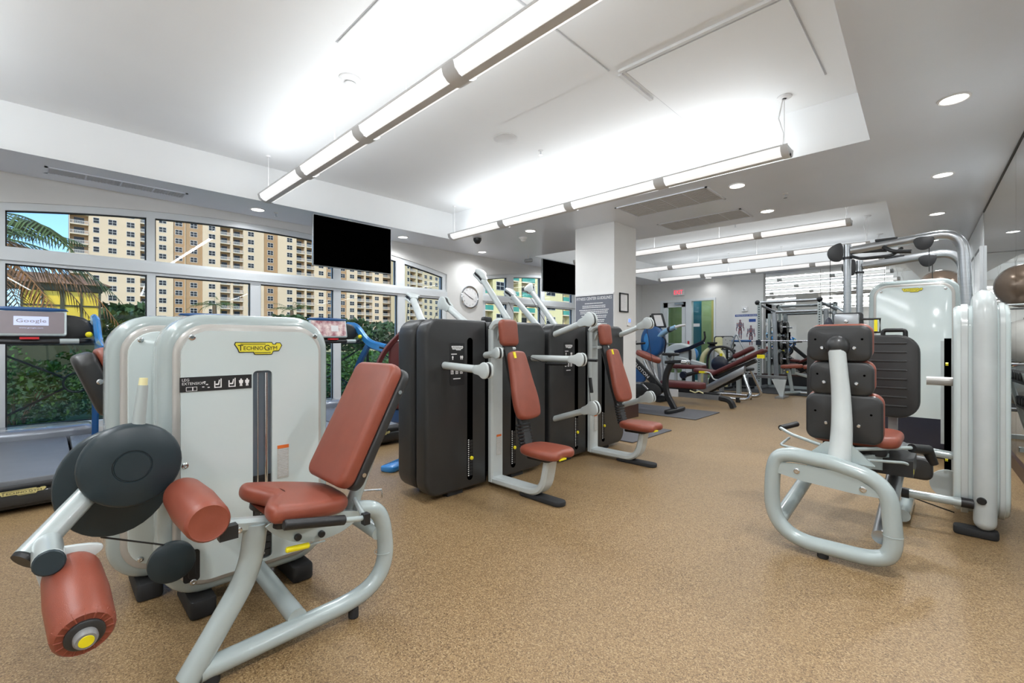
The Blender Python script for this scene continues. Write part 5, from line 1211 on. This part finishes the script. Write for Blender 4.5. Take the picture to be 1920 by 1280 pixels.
# third pad behind
r = thing('flat_bench','flat maroon bench pad on pale legs behind the spin bike saddle','exercise bench',(-4.4,10.35,0),world=True)
part('pad', MB().slab(rrect(.80,.30,.05,4),(-4.43,10.36,.56),X3,Y3,Z3,.09,.03,4), leatherd_m, r)
for x in (-4.70,-4.15): part('leg', MB().tube([(x,10.36,.57),(x,10.36,0)],.035,12), white_m, r)
part('lever', MB().tube([(-4.45,10.20,.40),(-4.2,10.2,.48),(-3.98,10.2,.52)],[.05,.03],12), black_m, r)
part('lever_wheel', MB().cyl((-4.44,10.14,.42),(-4.44,10.22,.42),.085,20,.015), navy_m, r)
# white arc trainer with dark swing arm
r = thing('arc_trainer','white bodied arc trainer with a long dark swing arm in front of the glass door','exercise machine',(-4.8,11.0,0),world=True)
part('body', MB().slab(chaikin([(-.40,-.35),(.36,-.35),(.36,.18),(.10,.30),(-.22,.26),(-.44,-.02)],2),(-4.85,11.05,.86),X3,Z3,-Y3,.26,.05,4), white_m, r)
part('hub', MB().lathe((-5.03,10.79,.84),-Y3,[(.12,0),(.12,.03),(.09,.05),(.04,.055),(.035,.05)],24), silver_m, r); part('hub_cap', MB().cyl((-5.03,10.735,.84),(-5.03,10.73,.84),.05,16), char_m, r)
part('swing_arm', MB().strip([(-4.90,10.75,.92),(-4.55,10.75,1.02),(-4.20,10.75,1.18)],.06,.09,Y3), navy_m, r)
part('arm_handle', MB().tube([(-4.22,10.75,1.16),(-4.17,10.75,1.28),(-4.19,10.75,1.42)],.022,10), black_m, r)
part('ramp_arm', MB().strip([(-5.0,10.78,.80),(-4.5,10.78,.70),(-4.15,10.80,.60)],.08,.12,Y3), white_m, r)
part('arm_post', MB().strip([(-4.53,10.76,.98),(-4.53,10.76,.55)],.05,.06,Y3), black_m, r)
part('rear_leg', MB().tube([(-4.20,10.85,.58),(-4.20,10.85,0)],.05,12), alu_m, r)
part('base', MB().box(-5.3,-4.15,10.85,11.25,0,.12), white_m, r)
# white arch machine with blue pad, ring machine
r = thing('rotary_machine','machine with pale arched tube and round blue pad before the olive door glass','exercise machine',(-4.3,11.9,0),world=True)
part('arch_tube', MB().tube(rpath([(-4.72,11.9,.05),(-4.70,11.9,.80),(-4.52,11.9,1.0),(-4.30,11.9,1.0),(-4.15,11.9,.80),(-4.12,11.9,.05)],.18),.06,14), cream_m, r)
part('blue_pad', MB().lathe((-4.90,11.80,.86),-Y3,[(.13,0),(.17,.03),(.17,.08),(.12,.11)],24), blue_m, r)
part('post', MB().cyl((-4.42,11.85,.05),(-4.42,11.85,1.05),.06,14), alu_m, r); part('post_cap', MB().lathe((-4.42,11.85,1.03),Z3,[(.10,0),(.10,.04),(.06,.07),(.12,.10),(.12,.14)],16), black_m, r)
part('pad_post', MB().cyl((-4.90,11.85,.05),(-4.90,11.85,.85),.035,12), black_m, r)
part('base', MB().box(-5.0,-4.0,11.7,12.1,0,.06), black_m, r)
r = thing('ring_machine','machine with big black ring handle and round dark hub behind the incline bench','exercise machine',(-3.85,10.7,0),world=True)
part('ring_arm', MB().tube(rpath([(-4.10,10.7,.45),(-4.10,10.7,.85),(-3.98,10.7,1.05),(-3.72,10.7,1.08),(-3.52,10.7,.98),(-3.52,10.7,.85),(-3.66,10.7,.74)],.16),.028,12), black_m, r)
part('hub', MB().lathe((-3.78,10.62,.68),-Y3,[(.165,0),(.185,.02),(.18,.07),(.15,.09)],28), navy_m, r)
part('hub_knob', MB().cyl((-3.78,10.66,.86),(-3.78,10.66,.92),.03,10), yellow_m, r)
part('post', MB().strip([(-3.80,10.75,.02),(-3.80,10.75,.75)],.08,.10,Y3), alu_m, r); part('base', MB().box(-4.0,-3.5,10.5,10.78,0,.05), black_m, r)
# info panel with two screens on a post
r = thing('instruction_panel','two panel instruction board on a post in front of the muscle poster pier','sign',(-4.3,12.4,0),world=True)
part('post', MB().cyl((-4.31,12.4,.03),(-4.31,12.4,1.02),.03,12), white_m, r); part('base', MB().cyl((-4.31,12.4,.015),(-4.31,12.4,.05),.16,20), black_m, r)
part('board', MB().slab(rrect(.50,.36,.06,5),(-4.31,12.37,1.15),X3,Z3,-Y3,.03,.008,2), char_m, r)
part('left_sheet', MB().slab(rrect(.19,.31,.05,4),(-4.43,12.338,1.15),X3,Z3,-Y3,.004), cream_m, r); part('right_sheet', MB().slab(rrect(.26,.31,.05,4),(-4.20,12.338,1.15),X3,Z3,-Y3,.004), label_m, r)
sk_ = MB()
for a,b in ((-.06,.08),(.05,.06),(-.02,-.02),(.07,-.05),(-.07,-.09)): sk_.slab([(-.018,-.004),(.0,.008),(.02,.0),(.004,-.012)],(-4.20+a,12.333,1.15+b),X3,Z3,-Y3,.001)
part('diagram', sk_, dtext_m, r, smooth=0)
# dumbbell tree beside it
r = thing('dumbbell_tree','small black vertical dumbbell tree behind the instruction board','weight rack',(-4.35,12.85,0),world=True)
part('post', MB().cyl((-4.4,12.85,.03),(-4.4,12.85,1.2),.03,12), black_m, r); part('base', MB().cyl((-4.4,12.85,0.014),(-4.4,12.85,.05),.2,20), black_m, r)
for i in range(6):
    for s in (-1,1): part('cradle', MB().cyl((-4.4,12.85,.30+.15*i),(-4.4+s*.16,12.85,.30+.15*i),.012,8), black_m, r)
for i in range(6):
    for s in (-1,1):
        d = thing('dumbbell','black hex dumbbell, %s side, %s level from the floor, on the small dumbbell tree' % ('left' if s < 0 else 'right', ['first','second','third','fourth','fifth','sixth'][i]),'dumbbell',(-4.4+s*.17,12.80,.335+.15*i),'dumbbells on the small tree')
        part('handle', MB().cyl((0,-.06,0),(0,.06,0),.014,8), chrome_m, d)
        for q in (-1,1): part('head', MB().cyl((0,q*.05,0),(0,q*.11,0),.042,6,.006), black_m if i%2 else navy_m, d)
# stepper rails
r = thing('vertical_climber','slim bent grey tube handrails standing left of the power rack','exercise machine',(-3.85,12.1,0),world=True)
part('handrail', MB().tube(rpath([(-4.05,12.1,.05),(-4.05,12.1,1.05),(-3.92,12.1,1.40),(-3.82,12.1,1.15),(-3.72,12.1,.95),(-3.72,12.1,.70)],.08),.02,10), alu_m, r)
part('handrail', MB().tube(rpath([(-3.95,12.25,.05),(-3.98,12.25,.80),(-3.86,12.25,.95),(-3.70,12.25,.40),(-3.70,12.25,.05)],.08),.02,10), alu_m, r)
part('base', MB().box(-3.98,-3.6,12.15,12.4,0.014,.06), black_m, r)
# ------------------------------------------------------------------ power rack with bar
r = thing('power_rack','grey power rack with perforated uprights holding a barbell in front of the far mirror','weight rack',(-2.8,12.4,0),world=True)
for x,y in ((-3.46,12.35),(-2.20,12.35)):
    u_ = part('upright', MB().box(x-.04,x+.04,y-.04,y+.04,.06,2.16), silver_m, r)
    hl = MB()
    for i in range(34): hl.box(x-.015,x+.015,y-.043,y-.0405,.2+.057*i,.222+.057*i)
    part('adjustment_hole', hl, black_m, u_, smooth=0)
for x,y in ((-3.18,12.75),(-2.10,12.75)):
    part('upright', MB().strip([(x,y,.06),(x-.05,y-.0,1.95)],.10,.08,X3), alu_m, r)
part('cross_bar', MB().cyl((-3.50,12.35,2.15),(-2.16,12.35,2.15),.035,14), alu_m, r)
for x in (-3.5,-2.2): part('bar_cap', MB().sph((x,12.33,2.15),.06,8), black_m, r)
part('cross_bar', MB().cyl((-3.3,12.75,1.92),(-2.1,12.75,1.92),.035,14), alu_m, r)
for x in (-3.46,-2.2): part('side_beam', MB().cyl((x,12.35,2.10),(x+.25,12.75,1.93),.03,12).box(x-.04,x+.04,12.1,13.0,.014,.08), alu_m, r)
part('base_beam', MB().box(-3.46,-2.2,12.95,13.0,.014,.08), silver_m, r)
for x in (-3.46,-2.2): part('j_hook', MB().box(x-.05,x+.05,12.24,12.31,1.10,1.22), navy_m, r)
b = thing('barbell','long steel barbell resting across the power rack','barbell',(-2.9,12.26,1.21),world=True)
part('shaft', MB().cyl((-3.75,12.26,1.20),(-2.0,12.26,1.20),.015,12), chrome_m, b)
for s in ((-4.08,-3.62),(-2.02,-1.60)): part('sleeve', MB().cyl((s[0],12.26,1.20),(s[1],12.26,1.20),.03,14,.004), tealb_m, b)
for (y,z,n_) in ((12.95,1.55,3),(12.95,1.15,3),(12.95,.75,3)):
    for k in range(n_):
        w_ = thing('weight_plate','black round weight plate, %s on the %s storage peg of the power rack' % (['innermost','middle one','outermost'][k], {1.55:'top',1.15:'middle',.75:'bottom'}[z]),'weight plate',(-3.28+.055*k,y,z),'weight plates stored on the power rack')
        part('disc', MB().lathe((0,0,0),X3,[(.03,0),(.19-.02*k,0),(.195-.02*k,.01),(.195-.02*k,.04),(.19-.02*k,.045),(.03,.045)],24), black_m, w_)
        part('hub', MB().lathe((.0,0,0),X3,[(.03,-.002),(.045,0),(.045,.047),(.03,.049)],16), alu_m, w_)
    part('storage_peg', MB().cyl((-3.36,y,z),(-3.02,y,z),.022,12), chrome_m, r)
part('peg_post', MB().box(-3.42,-3.36,12.9,13.0,.08,1.9), silver_m, r)
# flat bench with trapezoid leg and adjustable bench
r = thing('long_flat_rail_bench','long low silver rail bench with a white trapezoid end leg near the far mat','exercise bench',(-3.1,10.85,0),world=True)
part('rail', MB().box(-3.55,-2.52,10.80,10.90,.40,.46).box(-3.55,-2.52,10.79,10.91,.43,.44), alu_m, r)
part('trapezoid_leg', MB().slab([(-.16,.36),(.12,.36),(.06,0.0),(.0,0.0)],(-2.63,10.82,.03),X3,Z3,-Y3,.04,.005,1), white_m, r)
part('leg_foot', MB().box(-2.68,-2.52,10.60,11.05,0,.035), alu_m, r)
part('rear_leg', MB().box(-3.50,-3.42,10.80,10.90,0,.40), silver_m, r)
r = thing('adjustable_bench','adjustable bench with brown pads on a silver frame beside the power rack','exercise bench',(-2.5,11.5,0.014),world=True)
part('seat_pad', MB().slab(rrect(.42,.28,.05,5),(-2.56,11.45,.60),V((.98,.2,.06)),V((-.2,.98,0)),Z3,.08,.03,4), leather_m, r)
part('back_pad', MB().slab(rrect(.75,.28,.05,5),(-1.98,11.55,.62),V((.98,.2,.08)),V((-.2,.98,0)),V((-.08,0,1)).normalized(),.08,.03,4), leather_m, r)
part('frame', MB().strip([(-2.62,11.45,.56),(-2.55,11.45,.10)],.07,.07,Y3).strip([(-2.5,11.45,.5),(-2.25,11.5,.42),(-2.1,11.55,.06)],.06,.06,Y3), silver_m, r)
part('rear_leg', MB().strip([(-2.3,11.5,.56),(-2.15,11.52,.35),(-2.0,11.55,.07)],.06,.06,Y3), char_m, r)
part('base_tube', MB().cyl((-2.66,11.25,.06),(-2.44,11.65,.06),.035,12), silver_m, r); part('base_tube', MB().cyl((-2.4,11.48,.07),(-1.7,11.6,.07),.03,12), alu_m, r)
part('adjust_knob', MB().cyl((-2.62,11.34,.52),(-2.62,11.38,.52),.02,10), yellow_m, r)
# ------------------------------------------------------------------ ball rack behind the cable station
r = thing('ball_rack','tall silver rack of large stability balls against the right wall','rack',(-.12,9.2,0),world=True)
for x,y in ((-.40,8.75),(.14,8.75),(-.40,9.85),(.14,9.85)): part('post', MB().cyl((x,y,0),(x,y,1.70),.022,12), alu_m, r)
for z in (.32,.90,1.67):
    for x in (-.40,.14): part('shelf_rail', MB().cyl((x,8.75,z),(x,9.85,z),.014,10), alu_m, r)
    for y in (8.75,9.85): part('shelf_rail', MB().cyl((-.40,y,z),(.14,y,z),.014,10), alu_m, r)
bm_ = [mat('bronze ball', lin(144,124,108), .25, .4, coat=.6), mat('silver ball', lin(176,182,182), .2, .5, coat=.6), mat('white ball', lin(222,220,214), .3, coat=.5)]
def ball(x,y,z,rad,m,label):
    b = single('stability_ball', MB().sph((x,y,z),rad,18), m, label, 'exercise ball', (x,y,z-rad), 'stability balls on the rack', smooth=60); return b
ball(-.14,9.35,1.96,.30,bm_[0],'bronze stability ball on top of the rack, showing above the pale tower')
ball(-.12,9.02,1.20,.29,bm_[2],'white stability ball on the second shelf of the ball rack')
ball(-.12,9.02,.61,.28,bm_[1],'silver stability ball on the bottom shelf of the ball rack')
ball(-.12,9.60,1.20,.28,bm_[1],'rear silver stability ball on the second shelf of the ball rack')
# dumbbell rack along the mirror wall, seen in the mirrors
r = thing('dumbbell_rack','two tier silver dumbbell rack along the right mirror wall','weight rack',(.0,7.7,0),world=True)
for y in (7.35,8.3): part('side_frame', MB().strip([(-.02,y,.0),(.18,y,.85)],.05,.05,Y3).box(-.22,.22,y-.03,y+.03,0,.05), silver_m, r)
for z,x in ((.40,.0),(.72,.08)): part('tray', MB().box(x-.12,x+.10,7.3,8.35,z,z+.03), black_m, r)
for z,x in ((.43,.0),(.75,.08)):
    for i in range(7):
        d = thing('dumbbell','black round headed dumbbell, %s from near end, %s tray of the mirror wall rack' % (['first','second','third','fourth','fifth','sixth','seventh'][i], 'lower' if z < .5 else 'upper'),'dumbbell',(x-.01,7.40+.14*i,z+.055),'dumbbells on the long rack')
        part('handle', MB().cyl((-.07,0,0),(.07,0,0),.014,8), chrome_m, d)
        for q in (-1,1): part('head', MB().cyl((q*.05,0,0),(q*.115,0,0),.052,14,.008), black_m, d)
# chrome handles hanging at the pillar corner
r = thing('handle_hook','cluster of small chrome cable handles hanging on the pillar corner beside the row machine','exercise accessory',(-3.70,5.84,.98),world=True)
part('hook_plate', MB().box(-3.74,-3.66,5.845,5.89,.98,1.06), black_m, r)
for i in range(3):
    x = -3.73+.05*i
    part('handle', MB().tube(rpath([(x,5.84,1.04),(x+.05,5.80,1.02),(x+.14,5.78,1.03-.05*i)],.03),.008,8).tube([(x+.14+.025*math.cos(a*PI/6),5.78,1.03-.05*i+.025*math.sin(a*PI/6)) for a in range(12)],.006,6,closed=True), chrome_m, r)
